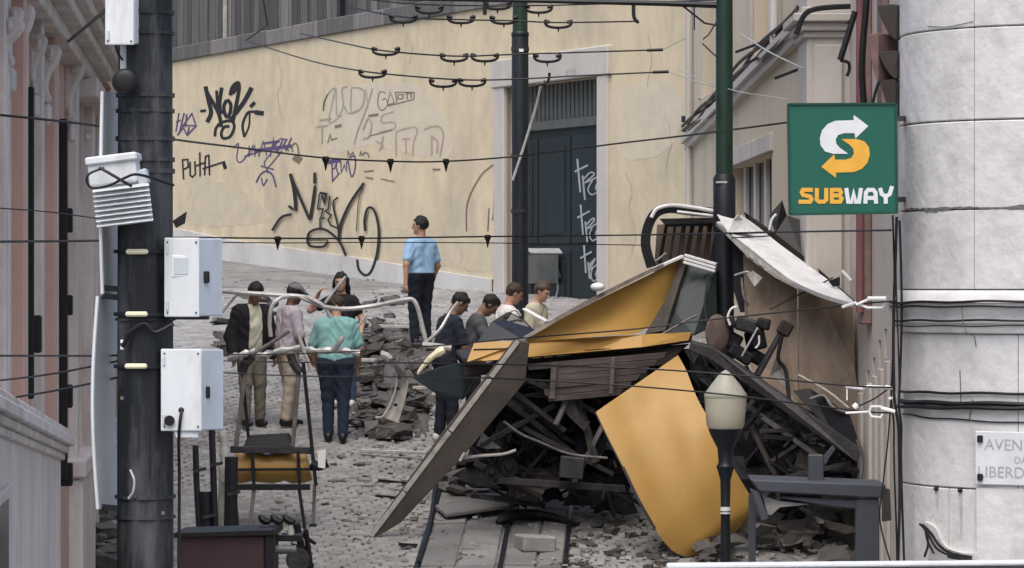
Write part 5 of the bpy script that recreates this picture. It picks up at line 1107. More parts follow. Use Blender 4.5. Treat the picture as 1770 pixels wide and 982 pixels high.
for (u, v, r, Y) in ((880, 806, .10, 34.9), (1020, 770, .16, 35.2), (1365, 790, .15, 34.1), (850, 815, .08, 34.8)):
    q = MB(); q.lathe((0, 0, 0), [(.001, .05), (r * .4, .05), (r * .5, .02), (r * .85, .02), (r, .04), (r, -.05), (.001, -.05)], 20); c = P(u, v, Y); q.v = [(c.x + x, c.y - z + x * .3, c.z + y_) for x, y_, z in q.v]; q.build("wheel", m_dark, car, smooth=True)
bar("channel", (880, 672, 34.75), (975, 745, 34.95), .09, .05, m_steel); bar("channel", (905, 655, 34.8), (985, 690, 35.0), .05, .04, m_steel); bar("channel", (960, 735, 34.8), (980, 690, 34.9), .05, .04, m_steel2)
bar("channel", (868, 700, 34.9), (840, 730, 34.8), .05, .04, m_steel2); rod("brake_pipe", [(870, 728, 34.7), (900, 750, 34.7), (935, 765, 34.75), (985, 785, 34.8), (1050, 792, 34.8)], .014, m_steel2)
rod("brake_pipe", [(800, 792, 34.7), (830, 788, 34.7), (870, 785, 34.7), (892, 778, 34.7)], .016, m_pale); rod("brake_pipe", [(795, 797, 34.6), (803, 782, 34.6)], .014, m_pale)
sheet("torn_steel", [(824, 770, 34.9), (834, 748, 34.9), (848, 760, 34.9), (866, 775, 34.9), (840, 776, 34.9)], m_steel2, (0, .06, 0))
sheet("torn_steel", [(968, 700, 34.9), (990, 688, 34.9), (1008, 730, 34.9), (1020, 728, 34.9), (1010, 745, 34.9), (985, 722, 34.9)], m_steel, (0, .05, 0))
q = MB(); q.box(P(988, 808, 34.7), (.25, .2, .22), Matrix.Rotation(.1, 3, 'Y')); q.build("battery_box", m_steel, car, bevel=.01)
for (a, b) in (((952, 600), (990, 690)), ((905, 625), (910, 660))): bar("hanger", (*a, 35.1), (*b, 35.0), .05, .03, m_maroon)
q = MB(); q.sphere(P(1033, 496, 34.95), .07, 14, (1.1, 1, .65)); q.build("white_dome", m_porc, car, smooth=True)  # small white dome at the yellow sheet's top edge
sheet("glass_shard", [(826, 590, 36.2), (850, 556, 36.3), (880, 538, 36.4), (905, 552, 36.4), (925, 572, 36.2), (905, 588, 36.0)], m_glass, (0, .02, 0)); rod("shard_trim", [(876, 540, 36.3), (892, 536, 36.3), (900, 546, 36.3)], .012, m_tube)
bar("shard_trim", (906, 534, 36.2), (946, 556, 36.0), .07, .02, m_white)
bar("yellow_stub", (723, 643, 36.6), (742, 616, 36.6), .04, .03, m_refl)

# ---- loose pieces round the wreck
t = thing("curved_strip", "curved grey perforated metal strip standing in the rubble", "debris", P(675, 732, 38.2))
s_ = loft("strip", [(660, 620, 38.2), (684, 640, 38.2), (688, 665, 38.2), (678, 700, 38.2), (664, 722, 38.2)], [(676, 620, 38.0), (702, 648, 38.0), (706, 664, 38.0), (697, 702, 38.0), (688, 731, 38.0)], m_pale, parent=t, nj=6, vec=(0, .02, 0))
for (u, v) in ((690, 652), (688, 672), (684, 700)):
    q = MB(); q.box(P(u, v, 38.03), (.04, .03, .035)); q.build("hole", m_black, t)
rod("edge_bead", [(676, 622, 38.1), (686, 648, 38.15), (682, 680, 38.15), (664, 718, 38.15), (650, 722, 38.2)], .016, m_tube, parent=t)
rod("torn_end", [(658, 612, 38.1), (668, 615, 38.1), (674, 622, 38.1)], .04, m_pale, parent=t)
t = thing("bent_handrail", "long bent pale tube arching in front of the people's heads", "handrail", P(575, 560, 38.4))
rod("tube", [(378, 503, 38.6), (420, 506, 38.5), (480, 510, 38.5), (522, 513, 38.5), (548, 522, 38.4), (564, 534, 38.4), (573, 550, 38.4)], .026, m_tube, parent=t)
rod("upright", [(468, 582, 38.4), (466, 556, 38.4), (470, 530, 38.4), (484, 516, 38.45), (500, 512, 38.5)], .024, m_tube, parent=t)
t = thing("bent_handrail", "bent pale tube curving down before the officer's legs", "handrail", P(735, 600, 38.2))
rod("tube", [(520, 514, 38.5), (560, 530, 38.4), (600, 534, 38.3), (650, 528, 38.3), (700, 518, 38.2), (714, 519, 38.2), (722, 532, 38.2), (728, 556, 38.2), (736, 590, 38.2)], .026, m_tube, parent=t)
t = thing("broken_tube", "thin pale diagonal tube beside the bent handrail's foot", "tube", P(735, 592, 38.1)); rod("tube", [(734, 594, 38.1), (760, 570, 38.1), (778, 540, 38.2), (792, 522, 38.2)], .018, m_tube, parent=t)
rod("clamp", [(730, 596, 38.0), (750, 598, 38.0), (780, 602, 38.0)], .035, m_pale, parent=t); rod("insulator", [(768, 604, 37.9), (748, 616, 37.9), (735, 630, 37.9), (722, 646, 37.9)], [.04, .05, .05, .04, .035, .035, .03, .03, .025, .02, .015, .012, .01], m_refl, parent=t)
t = thing("broken_tube", "pale diagonal stick held up before the long haired woman", "tube", P(560, 520, 38.6)); rod("tube", [(562, 524, 38.6), (580, 500, 38.6), (598, 478, 38.6)], .018, m_tube, parent=t)
t = thing("broken_tube", "short pale tube leaning left of the jacketed man", "tube", P(385, 540, 38.6)); rod("tube", [(384, 540, 38.6), (412, 506, 38.6)], .016, m_tube, parent=t)
t = thing("broken_tube", "thin pale rod right of the teal shirted man", "tube", P(622, 570, 38.8)); rod("tube", [(618, 566, 38.8), (634, 545, 38.8)], .014, m_tube, parent=t)
t = thing("pole_on_ground", "long pale bar lying across the cobbles before the rubble", "bar", P(680, 783, 39)); q = MB(); q.beam(V(P(622, 779, 39.2)), V(P(738, 783, 38.9)), .05, .04); q.build("bar", m_tube, t, bevel=.006)
# ---- mangled trolley frame with the yellow drum
TY = 35.2
tf = thing("trolley_frame", "mangled steel trolley frame with a yellow drum, left of the street", "frame", P(475, 935, TY))
def tb(name, a, b, w, m, h=None, o=0, o2=None): bar(name, (*a, TY + o), (*b, TY + (o if o2 is None else o2)), w, h or w, m, parent=tf)
tb("upright", (424, 640), (408, 772), .05, m_steel2, .03); tb("upright", (418, 632), (431, 775), .032, m_dark, o=.1); tb("upright", (517, 640), (506, 772), .045, m_steel2, .03); tb("upright", (524, 625), (546, 840), .038, m_dark, o=-.05)
tb("crossbar", (398, 777), (542, 779), .05, m_steel, .07); tb("crossbar", (405, 812), (545, 811), .03, m_dark); tb("crossbar", (400, 790), (404, 836), .05, m_dark)
q = MB(); dc = [P(403 + 131 * k_ / 10, 808 + 2.5 * math.sin(k_ * 1.7), TY + .2) for k_ in range(11)]; q.tube(dc, [.17 - .018 * abs(math.sin(k_ * 1.1)) for k_ in range(11)], 20); q.build("yellow_drum", m_yel, tf, smooth=True)
for u in (436, 515): tb("drum_strap", (u, 780), (u + 3, 842), .035, m_dark, o=-.02)
q = MB(); q.prism([P(428, 754, TY + .1), P(498, 750, TY + .1), P(506, 773, TY), P(420, 774, TY)], (0, .25, 0)); q.build("seat", m_dark, tf, bevel=.01)
tb("under_tray", (404, 842), (536, 842), .08, m_dark, .06)
tb("leg", (405, 836), (412, 925), .032, m_blackp); tb("leg", (440, 838), (430, 930), .04, m_steel2); tb("leg", (516, 838), (530, 935), .035, m_blackp); tb("leg", (544, 838), (540, 935), .035, m_steel2, o=.1)
tb("foot", (541, 905), (540, 937), .07, m_blackp, o=.08)
rod("joint", [(538, 800, TY - .05), (550, 806, TY - .05), (566, 800, TY - .05)], .05, m_dark, parent=tf)
rod("handle_bar", [(394, 620, TY - .05), (420, 612, TY - .1), (440, 608, TY), (452, 614, TY - .1), (480, 607, TY), (520, 602, TY), (545, 606, TY - .05), (590, 606, TY - .1), (622, 611, TY - .1)], [.02 + .012 * (i % 3) for i in range(33)], m_tube, parent=tf)
rod("torn_link", [(436, 612, TY - .1), (470, 592, TY - .1), (500, 572, TY - .1)], .02, m_steel2, parent=tf); rod("torn_link", [(575, 606, TY - .1), (588, 590, TY - .15), (592, 582, TY - .15)], .03, m_tube, parent=tf)
rod("torn_link", [(515, 575, TY - .1), (522, 598, TY - .1), (538, 640, TY - .1)], .022, m_pale, parent=tf); rod("elbow", [(436, 615, TY), (424, 628, TY), (418, 645, TY)], .05, m_steel, parent=tf); rod("elbow", [(502, 612, TY), (508, 630, TY), (520, 645, TY)], .045, m_steel, parent=tf)
q = MB(); q.prism([P(549, 779, TY - .1), P(563, 777, TY - .1), P(562, 810, TY - .1), P(550, 808, TY - .1)], (0, .01, 0)); q.build("white_card", m_porc, tf)
# ---- single paving block and lifted slabs
def gpt(u, v):
    lo, hi = 24.0, 70.0
    for _ in range(60):
        m = (lo + hi) / 2
        if 491 + (ZC - G(m)) * F / m > v: lo = m
        else: hi = m
    return V(((u - 885) * lo / F, lo, G(lo)))
p = gpt(925, 958)
q = MB(); q.box(p + V((0, .12, .1)), (.36, .3, .17), Matrix.Rotation(.35, 3, 'Z') @ Matrix.Rotation(.06, 3, 'Y')); q.build("paving_block", m_cobble, label="loose pale paving block lying on the track slabs", cat="paving block", bevel=.02)
a, b, c, d = gpt(752, 888), gpt(770, 905), gpt(898, 893), gpt(860, 874)
q = MB(); q.prism([a + V((0, 0, .05)), b + V((0, 0, .06)), c + V((0, 0, .1)), d + V((0, 0, .12))], (0, 0, .045)); q.build("lifted_slab", m_slab, label="lifted track slab tilted up behind the pale paving block", cat="slab", bevel=.01)
a = gpt(700, 905)
q = MB(); q.tube([gpt(755, 838) + V((0, 0, .15)), gpt(749, 885) + V((0, 0, .1)), gpt(742, 925) + V((0, 0, .05)), gpt(724, 980) + V((0, 0, .04))], .022, 6); q.build("snapped_cable", m_black, label="black snapped cable along the track's left rail", cat="cable", smooth=True)
q = MB(); q.tube(smooth_line([gpt(860, 912) + V((0, 0, .05)), gpt(885, 908) + V((0, 0, .1)), gpt(940, 905) + V((0, 0, .08)), gpt(1000, 915) + V((0, 0, .05))], 4), [.03, .05, .06, .07, .07, .06, .06, .06, .05, .05, .04, .03, .02], 8); q.build("torn_rubber", m_black, label="torn black rubber strip behind the pale paving block", cat="debris", smooth=True)
# ---- rubble
def chunk_mesh(seed, m, flat=.55):
    r = random.Random(seed); bm = bmesh.new(); bmesh.ops.create_cube(bm, size=1.0)
    bmesh.ops.subdivide_edges(bm, edges=bm.edges[:], cuts=1)
    for v in bm.verts:
        v.co *= 1 - .14 * (v.co.length > .6); v.co += V((r.uniform(-.13, .13), r.uniform(-.13, .13), r.uniform(-.12, .12))); v.co.z *= flat
    me = bpy.data.meshes.new("rubble_chunk"); bm.to_mesh(me); bm.free(); me.materials.append(m); return me
ch_l = [chunk_mesh(i, m_rubble, .5 + .1 * (i % 3)) for i in range(5)]; ch_d = [chunk_mesh(20 + i, m_rubble_d, .35 + .1 * (i % 3)) for i in range(5)]
def scatter(n, u0, u1, v0, v1, s0, s1, meshes, label, group, seed, reject=None, lift=0, name="rubble_chunk"):
    r = random.Random(seed); k = 0; tries = 0
    while k < n and tries < n * 30:
        tries += 1; u, v = r.uniform(u0, u1), r.uniform(v0, v1)
        if reject and reject(u, v): continue
        p = gpt(u, v); s = r.uniform(s0, s1) * (1.3 if r.random() < .2 else 1)
        o = bpy.data.objects.new(name, r.choice(meshes)); o.location = p + V((0, 0, s * .15 + lift * r.random()))
        o.scale = (s * r.uniform(.8, 1.7), s * r.uniform(.8, 1.3), s * r.uniform(.7, 1.1)); o.rotation_euler = (r.uniform(-.3, .3), r.uniform(-.3, .3), r.uniform(0, 6.28))
        put(o, None, label, "rubble", group); k += 1
hm = MB(); rows = []; rr_ = random.Random(5)
for i in range(26):
    r = []
    for j in range(30):
        fu, fv = j / 29, i / 25; pt = gpt(600 + 150 * fu, 555 + 205 * fv); hh = (math.sin(math.pi * fu) * math.sin(math.pi * fv)) ** .6 * .16 + rr_.uniform(-.02, .035); r.append(pt + V((rr_.uniform(-.02, .02), rr_.uniform(-.03, .03), hh - .03)))
    rows.append(r)
hm.grid(rows); hm.build("rubble_mound", m_rubble, label="low mound of crushed stone and dirt left of the wreck", cat="rubble", kind="stuff")
scatter(60, 612, 745, 570, 745, .09, .2, ch_d, "dark broken chunk in the rubble heap left of the wreck", "rubble heap left of the wreck", 3, lift=.16)
scatter(40, 612, 735, 575, 760, .08, .2, ch_l, "pale broken stone in the rubble heap left of the wreck", "pale stones in the left rubble heap", 4, lift=.16)
for i, (u0, v0, u1, v1, w) in enumerate(((630, 580, 712, 584, .10), (640, 606, 700, 603, .08), (716, 690, 742, 692, .12), (712, 716, 744, 718, .12), (618, 640, 650, 644, .12), (622, 668, 660, 666, .10))):
    q = MB(); q.beam(gpt(u0, v0) + V((0, 0, .14)), gpt(u1, v1) + V((0, 0, .16)), w, .05); q.build("broken_plank", m_pale if i % 2 == 0 else m_steel2, label=("long pale plank across the top of the left rubble heap", "grey plank just below the rubble heap's top plank", "short pale plank right of the curved strip, upper", "short grey plank right of the curved strip, lower", "pale plank at the rubble heap's left edge", "grey plank low on the rubble heap's left edge")[i], cat="plank", bevel=.008)
scatter(50, 1170, 1480, 880, 975, .12, .30, ch_l, "broken paving stone in the heap behind the steel frame", "rubble behind the steel frame", 5, lift=.25)
scatter(18, 1180, 1470, 890, 960, .12, .3, ch_d, "dark fragment in the heap behind the steel frame", "dark fragments behind the steel frame", 15, lift=.2)
scatter(45, 960, 1180, 905, 985, .04, .11, ch_l, "small stone chip on the ground before the yellow panel", "stone chips before the yellow panel", 6)
scatter(35, 780, 960, 800, 870, .10, .26, ch_d, "dark fragment spilled under the long roof board", "dark fragments under the roof board", 7, lift=.15)
scatter(30, 105, 200, 895, 985, .10, .24, ch_l, "pale stone on the ground at the left house's foot", "stones at the left house's foot", 8, lift=.1)
scatter(12, 385, 480, 520, 620, .15, .3, ch_d, "dark flat slab lying behind the jacketed man", "dark slabs behind the jacketed man", 9, lift=.1)
scatter(10, 620, 720, 490, 560, .12, .28, ch_l, "pale flat slab lying at the ochre wall's foot", "pale slabs at the wall's foot", 10)
scatter(5, 630, 700, 738, 760, .2, .32, ch_d, "thick dark block at the front of the left rubble heap", "blocks fronting the left rubble heap", 12, lift=.05)
scatter(20, 560, 700, 780, 960, .04, .1, ch_d, "small dark splinter on the open cobbles", "splinters on the open cobbles", 13)
for i, (u0, v0, u1, v1) in enumerate(((1262, 905, 1312, 908), (1385, 925, 1420, 950), (1340, 895, 1400, 905), (650, 862, 690, 866), (655, 835, 700, 840), (690, 946, 720, 948), (1200, 935, 1228, 950))):
    lab = ("flat pale lath in the right heap near the lamp post", "pale diagonal stick on the right heap", "long pale lath at the right heap's top", "dark thin lath on the cobbles left of the roof board", "upper dark lath on the cobbles left of the roof board", "short dark lath near the roof board's foot", "pale stick beside the lamp post's foot")[i]
    pale = i in (0, 1, 2, 6); up = V((0, 0, .28 if pale else .03)); q = MB(); q.beam(gpt(u0, v0) + up, gpt(u1, v1) + up, .05, .03); q.build("broken_lath", m_pale if pale else m_dark, label=lab, cat="lath")
dust = MB(); r = random.Random(33)
for i in range(900):
    z_ = r.random()
    u, v = (r.uniform(600, 1000), r.uniform(560, 985)) if z_ < .45 else ((r.uniform(900, 1480), r.uniform(870, 985)) if z_ < .8 else (r.uniform(380, 720), r.uniform(480, 640)))
    p = gpt(u, v); s = r.uniform(.012, .045); dust.box(p + V((0, 0, s * .4 + .012)), (s * r.uniform(.8, 2), s, s * .7), Matrix.Rotation(r.uniform(0, 3), 3, 'Z') @ Matrix.Rotation(r.uniform(-.5, .5), 3, 'X'))
dust.build("rubble_grit", m_cobble, label="fine stone grit and splinters scattered over the street", cat="grit", kind="stuff")

# ================================================================ PEOPLE
def surface_nets(D, lo, h):
    nx, ny, nz = D.shape; S = D < 0
    c = np.zeros((nx - 1, ny - 1, nz - 1), int); cnt = np.zeros(c.shape); acc = np.zeros(c.shape + (3,))
    offs = [(i, j, k) for i in (0, 1) for j in (0, 1) for k in (0, 1)]
    sl = lambda i, j, k: (slice(i, nx - 1 + i), slice(j, ny - 1 + j), slice(k, nz - 1 + k))
    for o in offs: c += S[sl(*o)]
    act = (c > 0) & (c < 8); idx = np.argwhere(act); vid = -np.ones(c.shape, int); vid[act] = np.arange(len(idx))
    P_ = np.zeros((len(idx), 3)); N_ = np.zeros(len(idx)); I = idx
    val = {o: D[I[:, 0] + o[0], I[:, 1] + o[1], I[:, 2] + o[2]] for o in offs}
    for a in offs:
        for ax in range(3):
            if a[ax] == 1: continue
            b = list(a); b[ax] = 1; b = tuple(b); va, vb = val[a], val[b]; m = (va < 0) != (vb < 0)
            t = np.where(m, va / np.where(m, va - vb, 1), 0); pt = np.tile(np.array(a, float), (len(I), 1)); pt[:, ax] += t
            P_[m] += pt[m]; N_[m] += 1
    verts = lo + (idx + P_ / np.maximum(N_, 1)[:, None]) * h
    faces = []
    for ax in range(3):
        b = [slice(None)] * 3; b1 = list(b); b0 = list(b); b0[ax] = slice(0, -1); b1[ax] = slice(1, None)
        ch = S[tuple(b0)] != S[tuple(b1)]; E = np.argwhere(ch); o1, o2 = [(1, 2), (2, 0), (0, 1)][ax]
        E = E[(E[:, o1] > 0) & (E[:, o2] > 0) & (E[:, o1] < D.shape[o1] - 1) & (E[:, o2] < D.shape[o2] - 1)]
        if not len(E): continue
        flip = S[E[:, 0], E[:, 1], E[:, 2]]
        def g(d1, d2):
            Q = E.copy(); Q[:, o1] -= d1; Q[:, o2] -= d2; return vid[Q[:, 0], Q[:, 1], Q[:, 2]]
        f = np.stack([g(1, 1), g(0, 1), g(0, 0), g(1, 0)], 1); f[~flip] = f[~flip][:, ::-1]; faces.append(f)
    return verts, np.concatenate(faces)

class SDF:
    """tapered capsules and ellipsoids blended into one surface"""
    def __init__(s, h=.012): s.pr = []; s.h = h; s.cuts = []; s.wr = 0
    def cap(s, a, b, ra, rb, k=.03): s.pr.append(('c', np.array(a, float), np.array(b, float), ra, rb, k, None)); return s
    def ell(s, c, r, k=.02, rot=None, sub=False): s.pr.append(('e', np.array(c, float), np.array(r, float), 0, 0, k, (rot, sub))); return s
    def cut(s, f): s.cuts.append(f); return s
    def mesh(s, off=0.0):
        lo = np.array([1e9] * 3); hi = -lo
        for t, a, b, ra, rb, k, x in s.pr:
            if t == 'c': m = max(ra, rb) + .05; lo = np.minimum(lo, np.minimum(a, b) - m); hi = np.maximum(hi, np.maximum(a, b) + m)
            else: m = b.max() + .05; lo = np.minimum(lo, a - m); hi = np.maximum(hi, a + m)
        h = s.h; lo -= off + h; hi += off + h; n = np.ceil((hi - lo) / h).astype(int) + 1
        D = np.full(n, .2)
        ax = [lo[i] + np.arange(n[i]) * h for i in range(3)]
        for t, a, b, ra, rb, k, x in s.pr:
            m = k + off + .035
            if t == 'c': mn, mx = np.minimum(a - ra, b - rb) - m, np.maximum(a + ra, b + rb) + m; 
            else: mn, mx = a - b.max() - m, a + b.max() + m
            i0 = np.maximum(((mn - lo) / h).astype(int), 0); i1 = np.minimum(((mx - lo) / h).astype(int) + 2, n)
            X = np.stack(np.meshgrid(*[ax[i][i0[i]:i1[i]] for i in range(3)], indexing='ij'), -1)
            if t == 'c':
                ab = b - a; L2 = ab @ ab + 1e-12; w = np.clip(((X - a) @ ab) / L2, 0, 1); d = np.linalg.norm(X - a - w[..., None] * ab, axis=-1) - (ra + (rb - ra) * w)
            else:
                q = X - a
                if x[0] is not None: q = q @ x[0]
                k0 = np.linalg.norm(q / b, axis=-1); k1 = np.linalg.norm(q / (b * b), axis=-1) + 1e-9; d = k0 * (k0 - 1) / k1
            sl = tuple(slice(i0[i], i1[i]) for i in range(3)); o = D[sl]
            if t == 'e' and x[1]: D[sl] = np.maximum(o, -d); continue
            hh = np.clip(.5 + .5 * (o - d) / k, 0, 1); D[sl] = o + (d - o) * hh - k * hh * (1 - hh)
        D -= off
        if s.cuts or s.wr:
            X = np.stack(np.meshgrid(*ax, indexing='ij'), -1)
            if s.wr: D += s.wr * (np.sin(X[..., 2] * 46 + 7 * np.sin(X[..., 0] * 13 + X[..., 1] * 5)) * np.sin(X[..., 0] * 17 + X[..., 1] * 21 + X[..., 2] * 8))
            for f in s.cuts: D = np.maximum(D, f(X))
        return surface_nets(D, lo, h)
def rotx(a): c, s = math.cos(a), math.sin(a); return np.array([[1, 0, 0], [0, c, -s], [0, s, c]])
def rotz(a): c, s = math.cos(a), math.sin(a); return np.array([[c, -s, 0], [s, c, 0], [0, 0, 1]])
def cloth(name, c, var=.12): return mat(name, c, .9, var=var, scale=14, bump=.25, bscale=60)

def person(label, u, Y, yaw, H, skin, hair, shirt, trouser, shoe, lean=0, hpitch=0, hyaw=0, feet=((-.10, 0), (.10, .06)), arms=None, sleeve=.75, build=1.0,
           jacket=None, hair_long=False, cap_m=None, hair_top=True, belt=False, lift=.018, knee=.03, extra=None, badge=None, ear=True):
    """local frame: +x the person's right, +y the way they face; arms: elbow and wrist relative to the shoulder for (left, right)"""
    S = H / 1.75; x0 = (u - 885) * Y / F; z0 = G(Y) + lift
    t = thing("person", label, "person", (x0, Y, z0))
    fw = np.array([math.sin(R(yaw)), math.cos(R(yaw)), 0]); rt = np.array([math.cos(R(yaw)), -math.sin(R(yaw)), 0]); M = np.stack([rt, fw, np.array([0, 0, 1.])], 1)
    # +x right, +y forward, +z up with right = forward x up
    Lm = rotx(-R(lean)); pv = np.array([0, 0, 1.0])
    T = lambda p: Lm @ (np.array(p, float) - pv) + pv
    neck = np.array([0, .015, 1.49]); Hm = rotz(-R(hyaw)) @ rotx(-R(hpitch)); HL = Lm @ Hm if lean < 25 else Hm
    hb = T(neck)
    def HT(p): return hb + HL @ (np.array(p, float) - neck)
    b = build
    if arms is None: arms = (((-.06, .0, -.29), (-.05, .07, -.54)), ((.06, .0, -.29), (.05, .07, -.54)))
    sh = [T((-.172 * b, 0, 1.38)), T((.172 * b, 0, 1.38))]
    el = [sh[i] + np.array(arms[i][0]) for i in (0, 1)]; wr = [sh[i] + np.array(arms[i][1]) for i in (0, 1)]
    hip = [np.array((-.088 * b, 0, .92)), np.array((.088 * b, 0, .92))]; ank = [np.array((f[0], f[1], .09)) for f in feet]
    kn = [(hip[i] + ank[i]) / 2 + np.array((0, knee, .02)) for i in (0, 1)]
    def emit(name, sdf, m, off=0, parent=t):
        vs, fs = sdf.mesh(off); vs = (vs * S) @ M.T + np.array([x0, Y, z0])
        me = bpy.data.meshes.new(name); me.from_pydata([tuple(q) for q in vs], [], [tuple(f) for f in fs]); me.materials.append(m)
        me.polygons.foreach_set("use_smooth", [True] * len(me.polygons)); o = bpy.data.objects.new(name, me); put(o, parent); return o
    def torso(s, g=0, k=.05):
        for q in (-1, 1):
            s.cap(T((q * .075 * b, .0, 1.0)), T((q * .095 * b, .005, 1.33)), .098 * b + g, .105 * b + g, k); s.cap(T((q * .035, -.005, 1.415)), T((q * .16 * b, 0, 1.375)), .066 + g, .06 + g, k)
        s.cap(T((0, .02, 1.05)), T((0, .03, 1.2)), .11 * b ** 2 + g, .11 * b + g, k); return s
    def leg(s, i, g=0, full=True):
        s.cap(hip[i], kn[i], .092 * b + g, .058 + g, .05); s.cap(kn[i], ank[i], .056 + g, .038 + g * 1.3, .03); return s
    body = SDF(.0115); torso(body)
    body.cap((-.07 * b, -.01, .95), (.07 * b, -.01, .95), .105 * b, .105 * b, .05)
    for i in (0, 1):
        leg(body, i); body.cap(ank[i] + np.array((0, -.03, -.05)), ank[i] + np.array((0, .13, -.065)), .036, .028, .03)
        body.cap(sh[i], el[i], .052 * b, .042 * b, .05); body.cap(el[i], wr[i], .041 * b, .028, .03)
        d = wr[i] - el[i]; d /= np.linalg.norm(d); ref = np.array([0, 1., 0]) if abs(d[1]) < .8 else np.array([0, 0, 1.])
        sx = np.cross(d, ref); sx /= np.linalg.norm(sx); pf = np.cross(sx, d)  # sx thickness of palm, pf across the knuckles
        pc = wr[i] + d * .05
        for w in (-.024, 0, .024): body.cap(wr[i] + d * .01 + pf * w * .6, wr[i] + d * .085 + pf * w, .017, .015, .012)
        for w, ln in ((-.033, .058), (-.011, .07), (.011, .075), (.033, .066)):
            k1 = wr[i] + d * .09 + pf * w; k2 = k1 + (d * .8 + sx * .35) * ln * .55; k3 = k2 + (d * .45 + sx * .75) * ln * .5
            body.cap(k1, k2, .0105, .0095, .006); body.cap(k2, k3, .0095, .008, .005)
        tb_ = wr[i] + d * .03 + pf * .028; body.cap(tb_, tb_ + d * .035 + pf * .028, .013, .011, .01); body.cap(tb_ + d * .035 + pf * .028, tb_ + d * .065 + pf * .03 + sx * .012, .011, .009, .006)
    body.cap(T((0, -.005, 1.42)), HT((0, .0, 1.55)), .058, .054, .03)
    hc = np.array((0, .022, 1.635))
    body.ell(HT(hc + np.array((0, -.012, .02))), (.079, .098, .10), .02, HL); body.ell(HT(hc + np.array((0, .022, -.045))), (.060, .070, .078), .03, HL)
    body.cap(HT(hc + np.array((0, .088, .005))), HT(hc + np.array((0, .110, -.028))), .009, .014, .012)        # nose
    for q in (-1, 1):
        body.ell(HT(hc + np.array((q * .031, .094, .008))), (.018, .016, .011), .01, HL, True)                    # eye socket
        body.cap(HT(hc + np.array((q * .014, .088, .026))), HT(hc + np.array((q * .05, .076, .026))), .009, .007, .012)
        body.ell(HT(hc + np.array((q * .080, -.008, -.005))), (.010, .020, .032), .006, HL)                        # ear
    body.cap(HT(hc + np.array((-.018, .083, -.066))), HT(hc + np.array((.018, .083, -.066))), .010, .010, .008); body.ell(HT(hc + np.array((0, .096, -.066))), (.024, .008, .003), .01, HL, True)
    body.ell(HT(hc + np.array((0, .062, -.10))), (.028, .026, .022), .02, HL)
    emit("body", body, skin)
    for q in (-1, 1):
        e = SDF(.004); e.ell(HT(hc + np.array((q * .031, .083, .008))), (.012, .012, .009), .005, HL); emit("eye", e, m_eye)
    # clothes
    s = SDF(.0125); torso(s); s.wr = .0055
    s.cap((-.06 * b, 0, .96), (.06 * b, 0, .96), .108 * b, .108 * b, .05)
    for i in (0, 1):
        f = min(sleeve, 1.0); s.cap(sh[i], sh[i] + (el[i] - sh[i]) * f, .058, .056, .025)
        if sleeve > 1: s.cap(el[i], el[i] + (wr[i] - el[i]) * (sleeve - 1), .05 * b, .036, .03)
    inv = Lm.T
    s.cut(lambda X: ((X - pv) @ Lm)[..., 2] + 1.0 - 1.475); s.cut(lambda X: .885 - X[..., 2])
    emit("shirt", s, shirt, .014)
    tr = SDF(.0125); tr.wr = .0045; tr.cap((-.07 * b, -.012, .96), (.07 * b, -.012, .96), .106 * b, .106 * b, .05)
    for i in (0, 1): leg(tr, i, .012)
    tr.cut(lambda X: X[..., 2] - 1.0); tr.cut(lambda X: .055 - X[..., 2]); emit("trousers", tr, trouser, .010)
    if belt:
        bl = SDF(.011); bl.cap((-.07 * b, -.008, .97), (.07 * b, -.008, .97), .112 * b, .112 * b, .03); bl.cut(lambda X: np.abs(X[..., 2] - .965) - .026); emit("belt", bl, m_black, .018)
    for i in (0, 1):
        so = SDF(.010); so.cap(ank[i] + np.array((0, -.035, -.052)), ank[i] + np.array((0, .14, -.06)), .042, .034, .03); so.cap(ank[i] + np.array((0, -.02, -.02)), ank[i] + np.array((0, .04, -.04)), .042, .036, .03); so.cut(lambda X: -.008 - X[..., 2]); emit("shoe", so, shoe, .004)
    if jacket is not None:
        j = SDF(.0125); torso(j, .006); j.wr = .006; j.cap((-.065 * b, 0, .90), (.065 * b, 0, .90), .118 * b, .118 * b, .06)
        for i in (0, 1): j.cap(sh[i], el[i], .062 * b, .056 * b, .05); j.cap(el[i], el[i] + (wr[i] - el[i]) * .95, .055 * b, .043, .03)
        j.cut(lambda X: ((X - pv) @ Lm)[..., 2] + 1.0 - 1.48); j.cut(lambda X: .80 - X[..., 2])
        j.cut(lambda X: np.minimum(.085 - .02 * (X[..., 2] - 1.2) - np.abs(X[..., 0]), X[..., 1] - .02)); emit("jacket", j, jacket, .024)
    if hair is not None:
        hr = SDF(.008); hr.wr = .008; hr.ell(HT(hc + np.array((0, -.016, .03))), (.091, .108, .108), .02, HL)
        def face(X):
            q = (X - hb) @ HL + neck - hc; return np.minimum(q[..., 1] - (.035 + .35 * np.clip(q[..., 2] - .03, -.2, .03)), .062 - q[..., 2])
        def nape(X):
            q = (X - hb) @ HL + neck - hc; return (-.055 if not hair_long else -.5) - q[..., 2] - .25 * q[..., 1] * 0
        if hair_long:
            for q in (-1, 1): hr.cap(HT(hc + np.array((q * .07, -.03, .0))), HT(hc + np.array((q * .085, -.03, -.24))), .045, .04, .03)
            hr.cap(HT(hc + np.array((0, -.07, .0))), HT(hc + np.array((0, -.09, -.26))), .07, .06, .04)
        hr.cut(face); hr.cut(nape); emit("hair", hr, hair, .0)
